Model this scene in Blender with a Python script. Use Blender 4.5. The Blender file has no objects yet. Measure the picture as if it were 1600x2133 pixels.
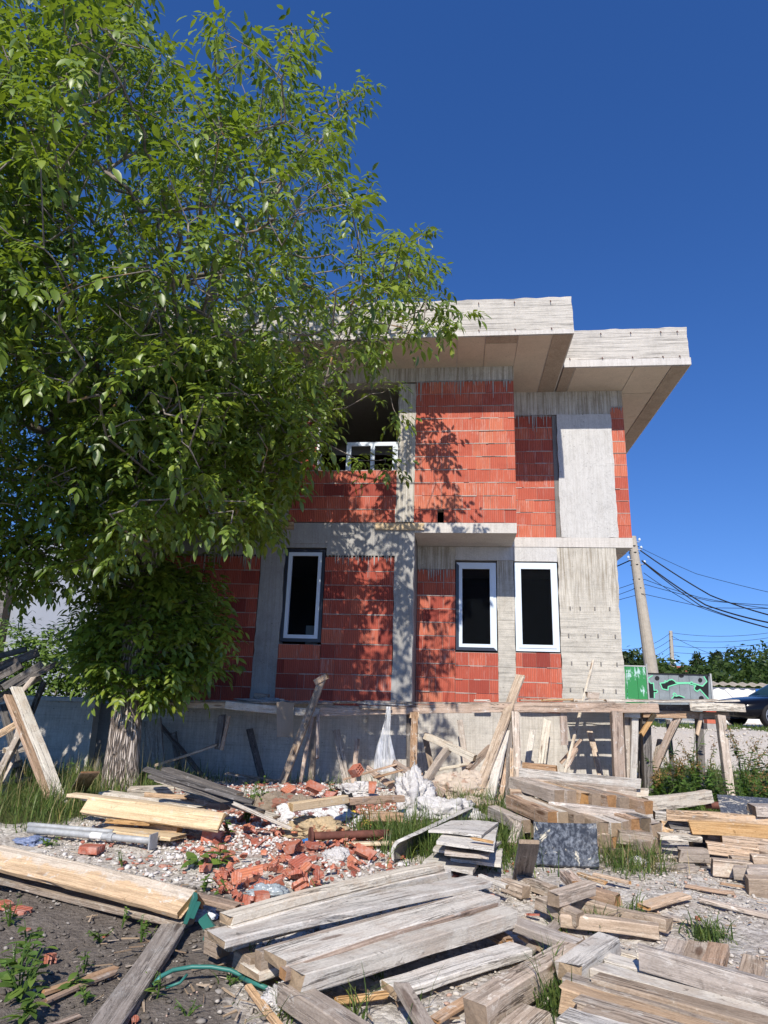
import bpy, math, random
import numpy as np
from mathutils import Vector, Matrix, noise as mnoise
R = math.radians
rng = random.Random(7); nrg = np.random.default_rng(11)
scn = bpy.context.scene
col = scn.collection

# ---------------------------------------------------------------- camera, sky, sun, exposure
CAM_F, CAM_P, CAM_R, CAM_W, CAM_Z = 1362.6, 0.26338, 0.031273, -0.1127, 1.5
fwd = Vector((math.sin(CAM_W)*math.cos(CAM_P), math.cos(CAM_W)*math.cos(CAM_P), math.sin(CAM_P)))
_rt = Vector((math.cos(CAM_W), -math.sin(CAM_W), 0)); _up = _rt.cross(fwd)
right = _rt*math.cos(CAM_R) + _up*math.sin(CAM_R)
upv = -_rt*math.sin(CAM_R) + _up*math.cos(CAM_R)
cam = bpy.data.cameras.new('camera'); camo = bpy.data.objects.new('camera', cam); col.objects.link(camo)
cam.sensor_fit = 'VERTICAL'; cam.sensor_height = 36; cam.lens = 36*CAM_F/2133
cam.clip_start = 0.05; cam.clip_end = 3000
m = Matrix((right, upv, -fwd)).transposed().to_4x4(); m.translation = (0, 0, CAM_Z); camo.matrix_world = m
scn.camera = camo

SUN_DIR = Vector((0.05, 1.0, -0.84)).normalized()
SUN_EL = math.asin(-SUN_DIR.z)
world = bpy.data.worlds.new('World'); scn.world = world; world.use_nodes = True
wn = world.node_tree
bg = wn.nodes['Background']
sky = wn.nodes.new('ShaderNodeTexSky'); sky.sky_type = 'NISHITA'; sky.sun_disc = False
sky.sun_elevation = SUN_EL; sky.sun_rotation = R(180+3)
sky.air_density = 1.0; sky.dust_density = 0.05; sky.ozone_density = 4.0; sky.altitude = 300
hs = wn.nodes.new('ShaderNodeHueSaturation'); hs.inputs['Saturation'].default_value = 1.24; hs.inputs['Value'].default_value = 1.2; hs.inputs['Hue'].default_value = 0.513
wtc = wn.nodes.new('ShaderNodeTexCoord'); wmp = wn.nodes.new('ShaderNodeMapping'); wmp.inputs['Location'].default_value = (0, 0, .13); wmp.inputs['Scale'].default_value = (1, 1, .92)
wn.links.new(wtc.outputs['Generated'], wmp.inputs[0]); wn.links.new(wmp.outputs[0], sky.inputs[0])
wn.links.new(sky.outputs[0], hs.inputs['Color']); wn.links.new(hs.outputs[0], bg.inputs[0])
bg.inputs[1].default_value = 0.112
sl = bpy.data.lights.new('sun', 'SUN'); sl.energy = 4.6; sl.angle = R(0.53); sl.color = (1, 0.935, 0.84)
so = bpy.data.objects.new('sun', sl); col.objects.link(so)
so.rotation_euler = SUN_DIR.to_track_quat('-Z', 'Y').to_euler(); so.location = (-5, -20, 25)
scn.view_settings.view_transform = 'Standard'; scn.view_settings.look = 'None'
scn.view_settings.exposure = 0.35; scn.view_settings.gamma = 1
scn.cycles.max_bounces = 6; scn.cycles.transparent_max_bounces = 12
scn.cycles.use_denoising = True

# ---------------------------------------------------------------- points in the place
def ray(x, y): return right*(x-800) - upv*(y-1066.5) + fwd*CAM_F
O = Vector((0, 0, CAM_Z))
def aY(x, y, Y): d = ray(x, y); return O + d*(Y/d.y)
def aZ(x, y, Z): d = ray(x, y); return O + d*((Z-CAM_Z)/d.z)
def ss(a, b, t):
    t = max(0., min(1., (t-a)/(b-a))); return t*t*(3-2*t)
def gh(x, y):
    h = .16*ss(9.2, 12.3, y)*ss(-1, 2.5, x) + .55*ss(12, 19, y)*ss(2.2, 4.2, x)
    h += .17*math.exp(-((x+1.7)/1.9)**2 - ((y-9.5)/.95)**2)
    h += .07*math.exp(-((x+1.6)/1.3)**2 - ((y-7.3)/.8)**2)
    return h
def g(px, py, dz=0.):
    z = 0.
    for _ in range(12):
        p = aZ(px, py, z+dz); z = .5*z + .5*gh(p.x, min(p.y, 40))
    return aZ(px, py, z+dz)

# ---------------------------------------------------------------- meshes
class MB:
    def __init__(s): s.v = []; s.f = []; s.t = []; s.m = []
    def add(s, vs, fs, t=.5, mi=0):
        b = len(s.v); s.v += [tuple(v) for v in vs]
        s.f += [tuple(b+i for i in f) for f in fs]; s.t += [t]*len(fs); s.m += [mi]*len(fs)
    def box(s, x0, x1, y0, y1, z0, z1, t=.5, mi=0):
        v = [(x0,y0,z0),(x1,y0,z0),(x1,y1,z0),(x0,y1,z0),(x0,y0,z1),(x1,y0,z1),(x1,y1,z1),(x0,y1,z1)]
        s.add(v, [(0,3,2,1),(4,5,6,7),(0,1,5,4),(1,2,6,5),(2,3,7,6),(3,0,4,7)], t, mi)
    def tube(s, pts, rad, n=8, t=.5, mi=0, cap=True):
        pts = [Vector(p) for p in pts]; b = len(s.v); rings = []
        ref = Vector((0, 0, 1))
        for i, p in enumerate(pts):
            d = (pts[min(i+1, len(pts)-1)] - pts[max(i-1, 0)])
            d = d.normalized() if d.length > 1e-9 else Vector((0,0,1))
            if abs(d.dot(ref)) > .95: ref = Vector((1, 0, 0)) if abs(d.x) < .9 else Vector((0, 1, 0))
            a = d.cross(ref).normalized(); c = a.cross(d)
            r = rad[i] if hasattr(rad, '__len__') else rad
            for k in range(n):
                th = 2*math.pi*k/n; s.v.append(tuple(p + a*(r*math.cos(th)) + c*(r*math.sin(th))))
        for i in range(len(pts)-1):
            for k in range(n):
                k2 = (k+1) % n
                s.f.append((b+i*n+k, b+i*n+k2, b+(i+1)*n+k2, b+(i+1)*n+k)); s.t.append(t); s.m.append(mi)
        if cap:
            s.f.append(tuple(b+k for k in reversed(range(n)))); s.t.append(t); s.m.append(mi)
            e = b+(len(pts)-1)*n; s.f.append(tuple(e+k for k in range(n))); s.t.append(t); s.m.append(mi)
    def prism(s, poly, a, b, t=.5, mi=0, axis='y'):
        n = len(poly)
        mk = {'y': lambda p, d: (p[0], d, p[1]), 'x': lambda p, d: (d, p[0], p[1]), 'z': lambda p, d: (p[0], p[1], d)}[axis]
        v = [mk(p, a) for p in poly] + [mk(p, b) for p in poly]
        f = [tuple(range(n)), tuple(reversed(range(n, 2*n)))]
        f += [(i, i+n, (i+1) % n + n, (i+1) % n) for i in range(n)]
        s.add(v, f, t, mi)
    def build(s, name, mats, parent=None, loc=None, smooth=False, rot=None):
        me = bpy.data.meshes.new(name)
        off = Vector((0, 0, 0))
        if loc is not None: off = Vector(loc)
        v = s.v
        if loc is not None: v = [(a-off.x, b-off.y, c-off.z) for a, b, c in v]
        me.from_pydata(v, [], s.f)
        if not isinstance(mats, (list, tuple)): mats = [mats]
        for m_ in mats: me.materials.append(m_)
        if len(mats) > 1: me.polygons.foreach_set('material_index', s.m)
        at = me.attributes.new('tint', 'FLOAT', 'FACE'); at.data.foreach_set('value', s.t)
        if smooth: me.polygons.foreach_set('use_smooth', [True]*len(s.f))
        me.update()
        o = bpy.data.objects.new(name, me); col.objects.link(o)
        if parent is not None: o.parent = parent; o.location = off - parent_world(parent)
        else: o.location = off
        if rot is not None: o.rotation_euler = rot
        return o
def parent_world(p):
    v = Vector(p.location)
    while p.parent: p = p.parent; v += Vector(p.location)
    return v
# parts in world coordinates under an unrotated Empty: subtract the parent's place
def part(mb, name, mat, parent, smooth=False):
    return mb.build(name, mat, parent, loc=parent_world(parent), smooth=smooth)
def empty(name, loc, label, cat, group=None, rz=0):
    o = bpy.data.objects.new(name, None); col.objects.link(o); o.location = loc; o.rotation_euler.z = rz
    o.empty_display_size = .1
    return tag(o, label, cat, group)
def tag(o, label, cat, group=None):
    o['label'] = label; o['category'] = cat
    if group: o['group'] = group
    return o
def kind(o, k): o['kind'] = k; return o
def npmesh(name, v, f, mats, tint=None, mi=None, smooth=False, parent=None, loc=None):
    v = np.asarray(v, np.float32)
    if loc is not None: v = v - np.asarray(loc, np.float32)
    f = np.asarray(f, np.int32)
    me = bpy.data.meshes.new(name); k = f.shape[1]
    me.vertices.add(len(v)); me.vertices.foreach_set('co', v.ravel())
    me.loops.add(f.size); me.loops.foreach_set('vertex_index', f.ravel())
    me.polygons.add(len(f)); me.polygons.foreach_set('loop_start', np.arange(len(f), dtype=np.int32)*k)
    if not isinstance(mats, (list, tuple)): mats = [mats]
    for m_ in mats: me.materials.append(m_)
    if mi is not None: me.polygons.foreach_set('material_index', np.asarray(mi, np.int32))
    if smooth: me.polygons.foreach_set('use_smooth', np.ones(len(f), bool))
    if tint is not None:
        at = me.attributes.new('tint', 'FLOAT', 'FACE'); at.data.foreach_set('value', np.asarray(tint, np.float32))
    me.update(calc_edges=True); me.validate()
    o = bpy.data.objects.new(name, me); col.objects.link(o)
    if parent is not None: o.parent = parent; o.location = Vector(loc if loc is not None else (0,0,0)) - parent_world(parent)
    elif loc is not None: o.location = loc
    return o

# ---------------------------------------------------------------- materials
class NT:
    def __init__(s, name, rough=.85, spec=.3):
        s.m = bpy.data.materials.new(name); s.m.use_nodes = True; s.n = s.m.node_tree.nodes; s.l = s.m.node_tree.links
        s.p = s.n['Principled BSDF']; s.p.inputs['Roughness'].default_value = rough
        s.p.inputs['Specular IOR Level'].default_value = spec
        s.tc = s.n.new('ShaderNodeTexCoord')
    def lk(s, a, b): s.l.new(a, b)
    def val(s, x, sock):
        if isinstance(x, (int, float)): sock.default_value = x
        elif isinstance(x, (tuple, list)): sock.default_value = tuple(x) + ((1,) if len(x) == 3 and len(sock.default_value) == 4 else ())
        else: s.l.new(x, sock)
    def map(s, sc=(1,1,1), loc=None, src=None):
        n = s.n.new('ShaderNodeMapping'); s.l.new(src or s.tc.outputs['Object'], n.inputs[0]); n.inputs['Scale'].default_value = sc
        if loc is not None: s.val(loc, n.inputs['Location'])
        return n.outputs[0]
    def noise(s, scale=5, detail=5, rough=.6, vec=None, dist=0):
        n = s.n.new('ShaderNodeTexNoise'); n.inputs['Scale'].default_value = scale; n.inputs['Detail'].default_value = detail
        n.inputs['Roughness'].default_value = rough; n.inputs['Distortion'].default_value = dist
        s.l.new(vec if vec is not None else s.tc.outputs['Object'], n.inputs['Vector']); return n.outputs['Fac']
    def vor(s, scale=5, vec=None, feat='F1', out='Distance'):
        n = s.n.new('ShaderNodeTexVoronoi'); n.feature = feat; n.inputs['Scale'].default_value = scale
        s.l.new(vec if vec is not None else s.tc.outputs['Object'], n.inputs['Vector']); return n.outputs[out]
    def math(s, op, a, b=0., c=0., clamp=False):
        n = s.n.new('ShaderNodeMath'); n.operation = op; n.use_clamp = clamp
        s.val(a, n.inputs[0]); s.val(b, n.inputs[1]); s.val(c, n.inputs[2]); return n.outputs[0]
    def ramp(s, f, stops):
        n = s.n.new('ShaderNodeValToRGB'); e = n.color_ramp.elements
        while len(e) < len(stops): e.new(.5)
        for i, (p, c) in enumerate(stops):
            e[i].position = p; e[i].color = (c, c, c, 1) if isinstance(c, (int, float)) else tuple(c)+(1,)
        s.val(f, n.inputs[0]); return n.outputs[0]
    def mix(s, f, a, b, mode='MIX'):
        n = s.n.new('ShaderNodeMix'); n.data_type = 'RGBA'; n.blend_type = mode
        s.val(f, n.inputs[0]); s.val(a, n.inputs[6]); s.val(b, n.inputs[7]); return n.outputs[2]
    def attr(s, name): n = s.n.new('ShaderNodeAttribute'); n.attribute_name = name; return n.outputs['Fac']
    def rand(s): return s.n.new('ShaderNodeObjectInfo').outputs['Random']
    def sep(s, v=None):
        n = s.n.new('ShaderNodeSeparateXYZ'); s.l.new(v or s.tc.outputs['Object'], n.inputs[0]); return n.outputs
    def bump(s, h, strength=.4, dist=.01, nrm=None):
        n = s.n.new('ShaderNodeBump'); n.inputs['Strength'].default_value = strength; n.inputs['Distance'].default_value = dist
        s.l.new(h, n.inputs['Height'])
        if nrm: s.l.new(nrm, n.inputs['Normal'])
        s.l.new(n.outputs[0], s.p.inputs['Normal']); return n.outputs[0]
    def color(s, c): s.val(c, s.p.inputs['Base Color']); return s
def M(name, c, rough=.8, spec=.3, metal=0, var=.12, sc=6, bump=0):
    t = NT(name, rough, spec); t.p.inputs['Metallic'].default_value = metal
    f = t.noise(sc, 5, .65)
    t.color(t.mix(f, tuple(x*(1-var*2) for x in c), tuple(min(1, x*(1+var*2)) for x in c)))
    if bump: t.bump(f, bump, .01)
    return t.m

def wood(name, c1, c2, cement=.3, cem=(.5, .47, .42), end=None, rough=.85, rnd=.35, stain=.6, half=False, crack=.9):
    t = NT(name, rough, .2); r = t.rand()
    off = t.n.new('ShaderNodeCombineXYZ'); t.val(t.math('MULTIPLY', r, 37.), off.inputs[0]); t.val(t.math('MULTIPLY', r, 91.), off.inputs[1]); t.val(t.math('MULTIPLY', r, 13.), off.inputs[2])
    o_ = off.outputs[0]
    vs_ = t.n.new('ShaderNodeVectorMath'); vs_.operation = 'SCALE'; t.l.new(t.map((1.1, 42, 42), o_), vs_.inputs[0]); t.val(t.math('MULTIPLY_ADD', t.math('FRACT', t.math('MULTIPLY', r, 3.3)), .9, .45), vs_.inputs['Scale'])
    gr = t.noise(2.2, 8, .75, vs_.outputs[0], .4)
    w = t.noise(3, 4, .6, t.map((.7, 8, 8), o_), 1.4)
    pz = t.noise(1, 7, .72, t.map((4.5, 6, 6), o_)); fine = t.noise(1, 4, .75, t.map((60, 140, 140), o_)); big = t.noise(1, 5, .65, t.map((1.7, 4, 4), o_))
    grain = t.math('ADD', t.math('MULTIPLY', gr, .62), t.math('MULTIPLY', w, .38))
    base = t.ramp(grain, [(.28, tuple(x*.9 for x in c1)), (.44, tuple((a*.6+b*.4) for a, b in zip(c1, c2))), (.56, c2), (.72, tuple(min(.9, x*1.1) for x in c2))])
    # dark stains, grey-brown
    base = t.mix(t.math('MULTIPLY', t.ramp(big, [(.36, 1.), (.52, 0.)]), stain), base, t.mix(gr, tuple(x*.5 for x in c1), tuple(x*.75 for x in c2)))
    th = .64 - .4*cement
    if half: pz = t.math('ADD', pz, t.math('MULTIPLY', t.sep()[1], 3.6))
    pm = t.ramp(t.math('ADD', pz, t.math('MULTIPLY', t.math('SUBTRACT', gr, .5), .22)), [(th, 0.), (th+.10, min(1., .35+cement))])
    colr = t.mix(pm, base, t.mix(fine, tuple(x*.72 for x in cem), cem))
    # spots of splashed cement and dirt
    sp = t.noise(1, 4, .6, t.map((13, 17, 17), o_), .6); sel_ = t.noise(1, 3, .6, t.map((1.3, 2.5, 2.5), o_))
    colr = t.mix(t.math('MULTIPLY', t.ramp(sp, [(.60, 0.), (.64, .85)]), t.ramp(sel_, [(.42, 0.), (.55, 1.)])), colr, cem)
    colr = t.mix(t.math('MULTIPLY', t.ramp(sp, [(.33, .7), (.38, 0.)]), t.ramp(sel_, [(.35, 1.), (.5, .2)])), colr, tuple(x*.4 for x in c1))
    # drying cracks and knots
    ck = t.noise(1, 6, .7, t.map((.55, 13, 13), o_), .8)
    cm = t.ramp(t.math('ABSOLUTE', t.math('SUBTRACT', ck, .5)), [(.0, 1.), (.012, .75), (.022, 0.)])
    cs = t.ramp(t.noise(1, 3, .6, t.map((1.2, 5, 5), o_)), [(.44, 0.), (.56, crack)])
    colr = t.mix(t.math('MULTIPLY', cm, cs), colr, tuple(x*.22 for x in c1))
    kn = t.vor(1., t.map((1.5, 6.5, 6.5), o_))
    colr = t.mix(t.ramp(kn, [(.09, .8), (.15, 0.)]), colr, (c1[0]*.42, c1[1]*.33, c1[2]*.28))
    colr = t.mix(.55, colr, t.ramp(fine, [(.3, .22), (.7, .78)]), 'SOFT_LIGHT')
    hsn = t.n.new('ShaderNodeHueSaturation'); t.l.new(colr, hsn.inputs['Color'])
    t.val(t.math('MULTIPLY_ADD', r, rnd, 1-rnd/2), hsn.inputs['Value'])
    t.val(t.math('MULTIPLY_ADD', t.math('FRACT', t.math('MULTIPLY', r, 7.7)), .5, .6), hsn.inputs['Saturation'])
    colr = hsn.outputs[0]
    nx = t.math('ABSOLUTE', t.sep(t.tc.outputs['Normal'])[0])
    rings = t.noise(30, 5, .7, t.map((.2, 1, 1), o_), 2.)
    e = end or tuple(x*.8 for x in c1)
    ec = t.mix(rings, tuple(x*.38 for x in e), tuple(min(1, x*1.2) for x in e))
    t.color(t.mix(t.ramp(nx, [(.6, 0.), (.75, 1.)]), colr, ec))
    t.bump(t.math('ADD', t.math('ADD', t.math('MULTIPLY', gr, .7), t.math('MULTIPLY', pm, .5)), t.math('MULTIPLY', cm, -.9)), .55, .006)
    return t.m
WHF = wood('wood_half_cemented', (.48, .27, .09), (.64, .40, .165), .34, (.64, .56, .44), (.5, .3, .13), rnd=.1, stain=.15, half=True, crack=.2)
WP = wood('wood_pale', (.44, .35, .26), (.60, .515, .41), .58, (.70, .635, .525), (.42, .31, .2), rnd=.22, stain=.25)
WG = wood('wood_grey', (.27, .195, .135), (.47, .375, .285), .26, (.62, .55, .45), (.36, .27, .19), rnd=.5, stain=.6)
WO = wood('wood_orange', (.42, .24, .11), (.60, .40, .215), .14, (.62, .55, .45), (.48, .26, .10), rnd=.35, stain=.35)
WB = wood('wood_brown', (.30, .18, .105), (.48, .33, .22), .18, (.55, .49, .42), (.40, .22, .1), rnd=.4, stain=.5)
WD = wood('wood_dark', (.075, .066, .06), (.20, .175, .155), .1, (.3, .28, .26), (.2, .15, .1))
WY = wood('wood_yellow', (.54, .36, .17), (.70, .52, .29), .10, (.62, .56, .46), (.55, .37, .18), rnd=.15, stain=.2, crack=.3)

def concrete(name, c, lines=0., zsplit=None, dark=.5, light=.15, drips=0., holes=.5, rough=.9, bumpy=.5):
    t = NT(name, rough, .2)
    big = t.noise(.9, 6, .65); mid = t.noise(6, 6, .7); fine = t.noise(55, 4, .7)
    f = t.math('ADD', t.math('MULTIPLY', big, .55), t.math('MULTIPLY', mid, .45))
    cc = t.ramp(f, [(.3, tuple(x*(1-dark) for x in c)), (.5, c), (.7, tuple(min(.95, x*(1+light)) for x in c))])
    h = t.math('ADD', t.math('MULTIPLY', mid, .5), t.math('MULTIPLY', fine, .35))
    if zsplit is not None:
        zz = t.math('MULTIPLY', t.math('ADD', t.math('SUBTRACT', t.sep()[2], zsplit), t.math('MULTIPLY', t.math('SUBTRACT', big, .5), 2.)), 1.6, 0., True)
        drips_, lines_ = drips, lines; drips = t.math('MULTIPLY', zz, drips_); lines = t.math('MULTIPLY', t.math('SUBTRACT', 1., zz), lines_)
    if lines:
        lv = t.map((.7, .7, 26)); ln = t.noise(1.6, 6, .72, lv, .4)
        cc = t.mix(t.math('MULTIPLY', t.ramp(ln, [(.36, 1.), (.5, 0.)]), lines), cc, tuple(x*.42 for x in c))
        cc = t.mix(t.math('MULTIPLY', t.math('MULTIPLY', t.ramp(ln, [(.55, 0.), (.7, 1.)]), lines), .6), cc, tuple(min(.92, x*1.3) for x in c))
        h = t.math('ADD', h, t.math('MULTIPLY', t.math('MULTIPLY', ln, lines), 1.6))
    if drips:
        dv = t.map((20, 20, .7)); dr = t.noise(1.5, 5, .7, dv, .3)
        cc = t.mix(t.math('MULTIPLY', t.ramp(dr, [(.38, 1.), (.55, 0.)]), drips), cc, (c[0]*.48, c[1]*.43, c[2]*.36))
        cc = t.mix(t.math('MULTIPLY', t.math('MULTIPLY', t.ramp(dr, [(.58, 0.), (.68, 1.)]), drips), .7), cc, tuple(min(.92, x*1.3) for x in c))
    if holes:
        ho = t.vor(9, t.map((1, 1, 1.6))); sel = t.noise(2.3, 2, .5)
        hm = t.math('MULTIPLY', t.ramp(ho, [(.08, 1.), (.13, 0.)]), t.ramp(sel, [(.46, 0.), (.56, 1.)]))
        cc = t.mix(t.math('MULTIPLY', hm, holes), cc, (.06, .055, .05))
        cr = t.noise(3.2, 8, .75, t.map((1, 1, .5)), 1.5)
        crm = t.ramp(t.math('ABSOLUTE', t.math('SUBTRACT', cr, .5)), [(.0, .6), (.012, 0.)])
        cc = t.mix(t.math('MULTIPLY', crm, holes), cc, (.12, .11, .1))
    cc = t.mix(.25, cc, t.ramp(fine, [(.3, .15), (.7, .75)]), 'SOFT_LIGHT')
    t.color(cc); t.bump(h, bumpy, .012); return t.m
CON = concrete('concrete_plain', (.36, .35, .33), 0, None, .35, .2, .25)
CFA = concrete('concrete_boardmarked', (.52, .485, .43), 1.0, None, .28, .15, 0, .2, bumpy=.8)
CST = concrete('concrete_fascia_strip', (.56, .53, .49), .15, None, .15, .12, .2, .4)
CPA = concrete('concrete_panel', (.52, .51, .49), 0, None, .12, .1, .18, .7)
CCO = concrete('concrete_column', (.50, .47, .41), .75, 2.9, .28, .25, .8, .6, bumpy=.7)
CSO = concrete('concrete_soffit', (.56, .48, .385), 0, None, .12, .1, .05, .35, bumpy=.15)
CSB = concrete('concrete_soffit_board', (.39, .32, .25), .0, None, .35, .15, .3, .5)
CPL = concrete('concrete_plinth', (.52, .49, .44), .3, None, .3, .2, .3, .6)
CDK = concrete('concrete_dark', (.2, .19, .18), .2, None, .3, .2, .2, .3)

def brickmat():
    t = NT('red_hollow_block', .85, .2); x = t.sep(); ti = t.attr('tint')
    u = t.math('ADD', x[0], x[1])
    rib = t.math('SINE', t.math('MULTIPLY', u, 2*math.pi/.034))
    cc = t.ramp(ti, [(0., (.25, .048, .036)), (.35, (.42, .092, .058)), (.7, (.52, .132, .078)), (1., (.58, .185, .105))])
    n1 = t.noise(3, 5, .65); cc = t.mix(t.ramp(n1, [(.33, .3), (.5, 0.)]), cc, (.25, .05, .035))
    st = t.noise(1, 5, .75, t.map((30, 30, 3.2))); sel = t.noise(1.3, 3, .6)
    wm = t.math('MULTIPLY', t.ramp(st, [(.52, 0.), (.66, 1.)]), t.ramp(t.math('ADD', t.math('MULTIPLY', sel, .7), t.math('MULTIPLY', ti, .25)), [(.42, .04), (.60, .45)]))
    cc = t.mix(wm, cc, (.62, .50, .44))
    cc = t.mix(t.ramp(rib, [(.0, .28), (.3, 0.)]), cc, (.16, .035, .028))
    t.color(cc); t.bump(t.math('ADD', t.math('MULTIPLY', rib, .5), t.math('MULTIPLY', st, .35)), .6, .008); return t.m
BRK = brickmat()
def fragmat():
    t = NT('broken_block_dusty', .9, .15); x = t.sep(); rib = t.math('SINE', t.math('MULTIPLY', x[1], 2*math.pi/.026)); r = t.rand()
    cc = t.ramp(t.math('MULTIPLY_ADD', r, .6, t.math('MULTIPLY', t.attr('tint'), .4)), [(0., (.28, .07, .05)), (.5, (.46, .14, .085)), (1., (.58, .22, .11))])
    n1 = t.noise(9, 6, .72); n2 = t.noise(60, 4, .7)
    cc = t.mix(t.ramp(n1, [(.48, 0.), (.68, .7)]), cc, (.60, .42, .35)); cc = t.mix(t.ramp(n2, [(.55, 0.), (.75, .5)]), cc, (.66, .58, .54))
    cc = t.mix(t.ramp(rib, [(.0, .3), (.3, 0.)]), cc, (.15, .045, .035)); t.color(cc)
    t.bump(t.math('ADD', t.math('MULTIPLY', rib, .35), n1), .7, .008); return t.m
BRF = fragmat()
MOR = M('mortar', (.40, .32, .28), .95, .1, var=.2, sc=20, bump=.5)
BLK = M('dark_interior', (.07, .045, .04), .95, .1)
PVC = M('white_pvc', (.60, .67, .74), .35, .4, var=.03)
PVD = M('anthracite_pvc', (.028, .033, .048), .35, .5, var=.1)
GRN = M('green_plastic', (.035, .17, .14), .45, .4)
WHT = M('white_paint', (.74, .73, .70), .8, .2, var=.08, sc=2)
STE = M('galvanised_steel', (.40, .41, .41), .65, .4, metal=.25, var=.25, sc=16, bump=.3)
RUS = M('rusty_steel', (.13, .05, .035), .8, .3, var=.4, sc=14, bump=.3)
BLA = M('black_rubber', (.015, .015, .016), .8, .3)
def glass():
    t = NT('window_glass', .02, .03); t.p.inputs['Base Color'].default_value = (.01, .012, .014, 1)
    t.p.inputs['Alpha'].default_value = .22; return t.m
GLA = glass()
# ---------------------------------------------------------------- ground
def graded(lo, hi, a, b, step, grow=1.35):
    m_ = list(np.arange(a, b+1e-6, step)); s = step; x = b
    while x < hi: s = min(s*grow, 40); x += s; m_.append(x)
    s = step; x = a; l = []
    while x > lo: s = min(s*grow, 40); x -= s; l.append(x)
    return np.array(l[::-1]+m_)
gx = graded(-600, 600, -7.5, 6.5, .055); gy = graded(-60, 1200, 2.6, 13.5, .05)
X, Y = np.meshgrid(gx, gy)
def nss(a, b, t): t = np.clip((t-a)/(b-a), 0, 1); return t*t*(3-2*t)
def ghn(X, Y):
    h = .16*nss(9.2, 12.3, Y)*nss(-1, 2.5, X) + .55*nss(12, 19, Y)*nss(2.2, 4.2, X)
    h = h + .17*np.exp(-((X+1.7)/1.9)**2 - ((Y-9.5)/.95)**2) + .07*np.exp(-((X+1.6)/1.3)**2 - ((Y-7.3)/.8)**2)
    return h
Z = ghn(X, Y)
near = (X > -9) & (X < 9) & (Y > 2) & (Y < 22)
fl = np.zeros(X.size)
idx = np.nonzero(near.ravel())[0]; xr, yr = X.ravel(), Y.ravel()
for i in idx:
    p = Vector((xr[i], yr[i], 0))
    fl[i] = .030*mnoise.noise(p*1.3) + .020*mnoise.noise(p*4.1) + .014*mnoise.noise(p*11.7)
Z = Z + fl.reshape(X.shape) - .015
V = np.stack([X, Y, Z], -1).reshape(-1, 3)
nxg, nyg = len(gx), len(gy)
ii = (np.arange(nyg-1)[:, None]*nxg + np.arange(nxg-1)[None]).ravel()
F = np.stack([ii, ii+1, ii+1+nxg, ii+nxg], 1)
def soilw(x, y):     # dark garden soil at the left front
    return nss(.5, -.5, (x + 1.05) + (y-3.5)*.22) * nss(5.9, 4.9, y)
def grassw(x, y):
    a = nss(-3.7, -4.6, x)*nss(6.6, 7.6, y)
    b = nss(2.6, 3.4, x)*nss(8.6, 9.6, y)*nss(14.2, 13.2, y)
    return np.clip(a + b + nss(-7, -9, x) + nss(30, 40, y), 0, 1)
def redw(x, y): return np.clip(np.exp(-((x+1.6)/1.35)**2 - ((y-7.9)/1.5)**2)*1.3, 0, 1)
t = NT('ground_earth_gravel', .95, .15)
n0 = t.noise(.8, 6, .7); n1 = t.noise(5, 6, .72); n2 = t.noise(38, 5, .75); n3 = t.noise(130, 3, .7)
def wob(a, k=.7): return t.ramp(t.math('ADD', a, t.math('MULTIPLY', t.math('SUBTRACT', t.math('ADD', t.math('MULTIPLY', n1, .6), t.math('MULTIPLY', n0, .4)), .5), k*2)), [(.38, 0.), (.62, 1.)])
gv = t.vor(32, None, 'F1', 'Color'); gd = t.vor(32)
gs = t.n.new('ShaderNodeSeparateColor'); t.l.new(gv, gs.inputs[0])
grav = t.ramp(t.math('ADD', t.math('MULTIPLY', gs.outputs[0], .5), t.math('MULTIPLY', n2, .5)), [(.25, (.36, .325, .28)), (.5, (.61, .56, .49)), (.8, (.82, .775, .70))])
pat = t.mix(t.ramp(n0, [(.45, 0.), (.6, .55)]), grav, t.ramp(n2, [(.3, (.30, .235, .19)), (.7, (.56, .49, .42))]))
soil = t.ramp(t.math('ADD', t.math('MULTIPLY', n2, .6), t.math('MULTIPLY', n1, .4)), [(.3, (.105, .086, .071)), (.55, (.205, .176, .15)), (.75, (.33, .295, .26))])
gras = t.ramp(n2, [(.3, (.05, .06, .02)), (.7, (.13, .14, .05))])
redc = t.ramp(n2, [(.3, (.30, .11, .075)), (.5, (.46, .27, .21)), (.7, (.64, .57, .52))])
pat = t.mix(t.math('MULTIPLY', t.attr('pale'), .95), pat, t.ramp(n2, [(.3, (.50, .45, .38)), (.7, (.76, .71, .64))])); cc = t.mix(wob(t.attr('soil')), pat, soil); cc = t.mix(wob(t.attr('red'), .5), cc, redc); cc = t.mix(wob(t.attr('grass')), cc, gras)
t.color(cc)
t.bump(t.math('ADD', t.math('ADD', t.math('MULTIPLY', gd, -.5), n1), t.math('ADD', t.math('MULTIPLY', n2, .8), t.math('MULTIPLY', n3, .5))), .9, .024)
GROUND = t.m
go = npmesh('ground', V, F, GROUND, smooth=True); kind(go, 'structure')
for nm, fn in (('soil', soilw), ('grass', grassw), ('red', redw), ('pale', lambda x, y: nss(11, 13, y)*nss(60, 25, y)*nss(1.5, 3, x))):
    at = go.data.attributes.new(nm, 'FLOAT', 'POINT'); at.data.foreach_set('value', np.asarray(fn(X, Y), np.float32).ravel())

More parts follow.
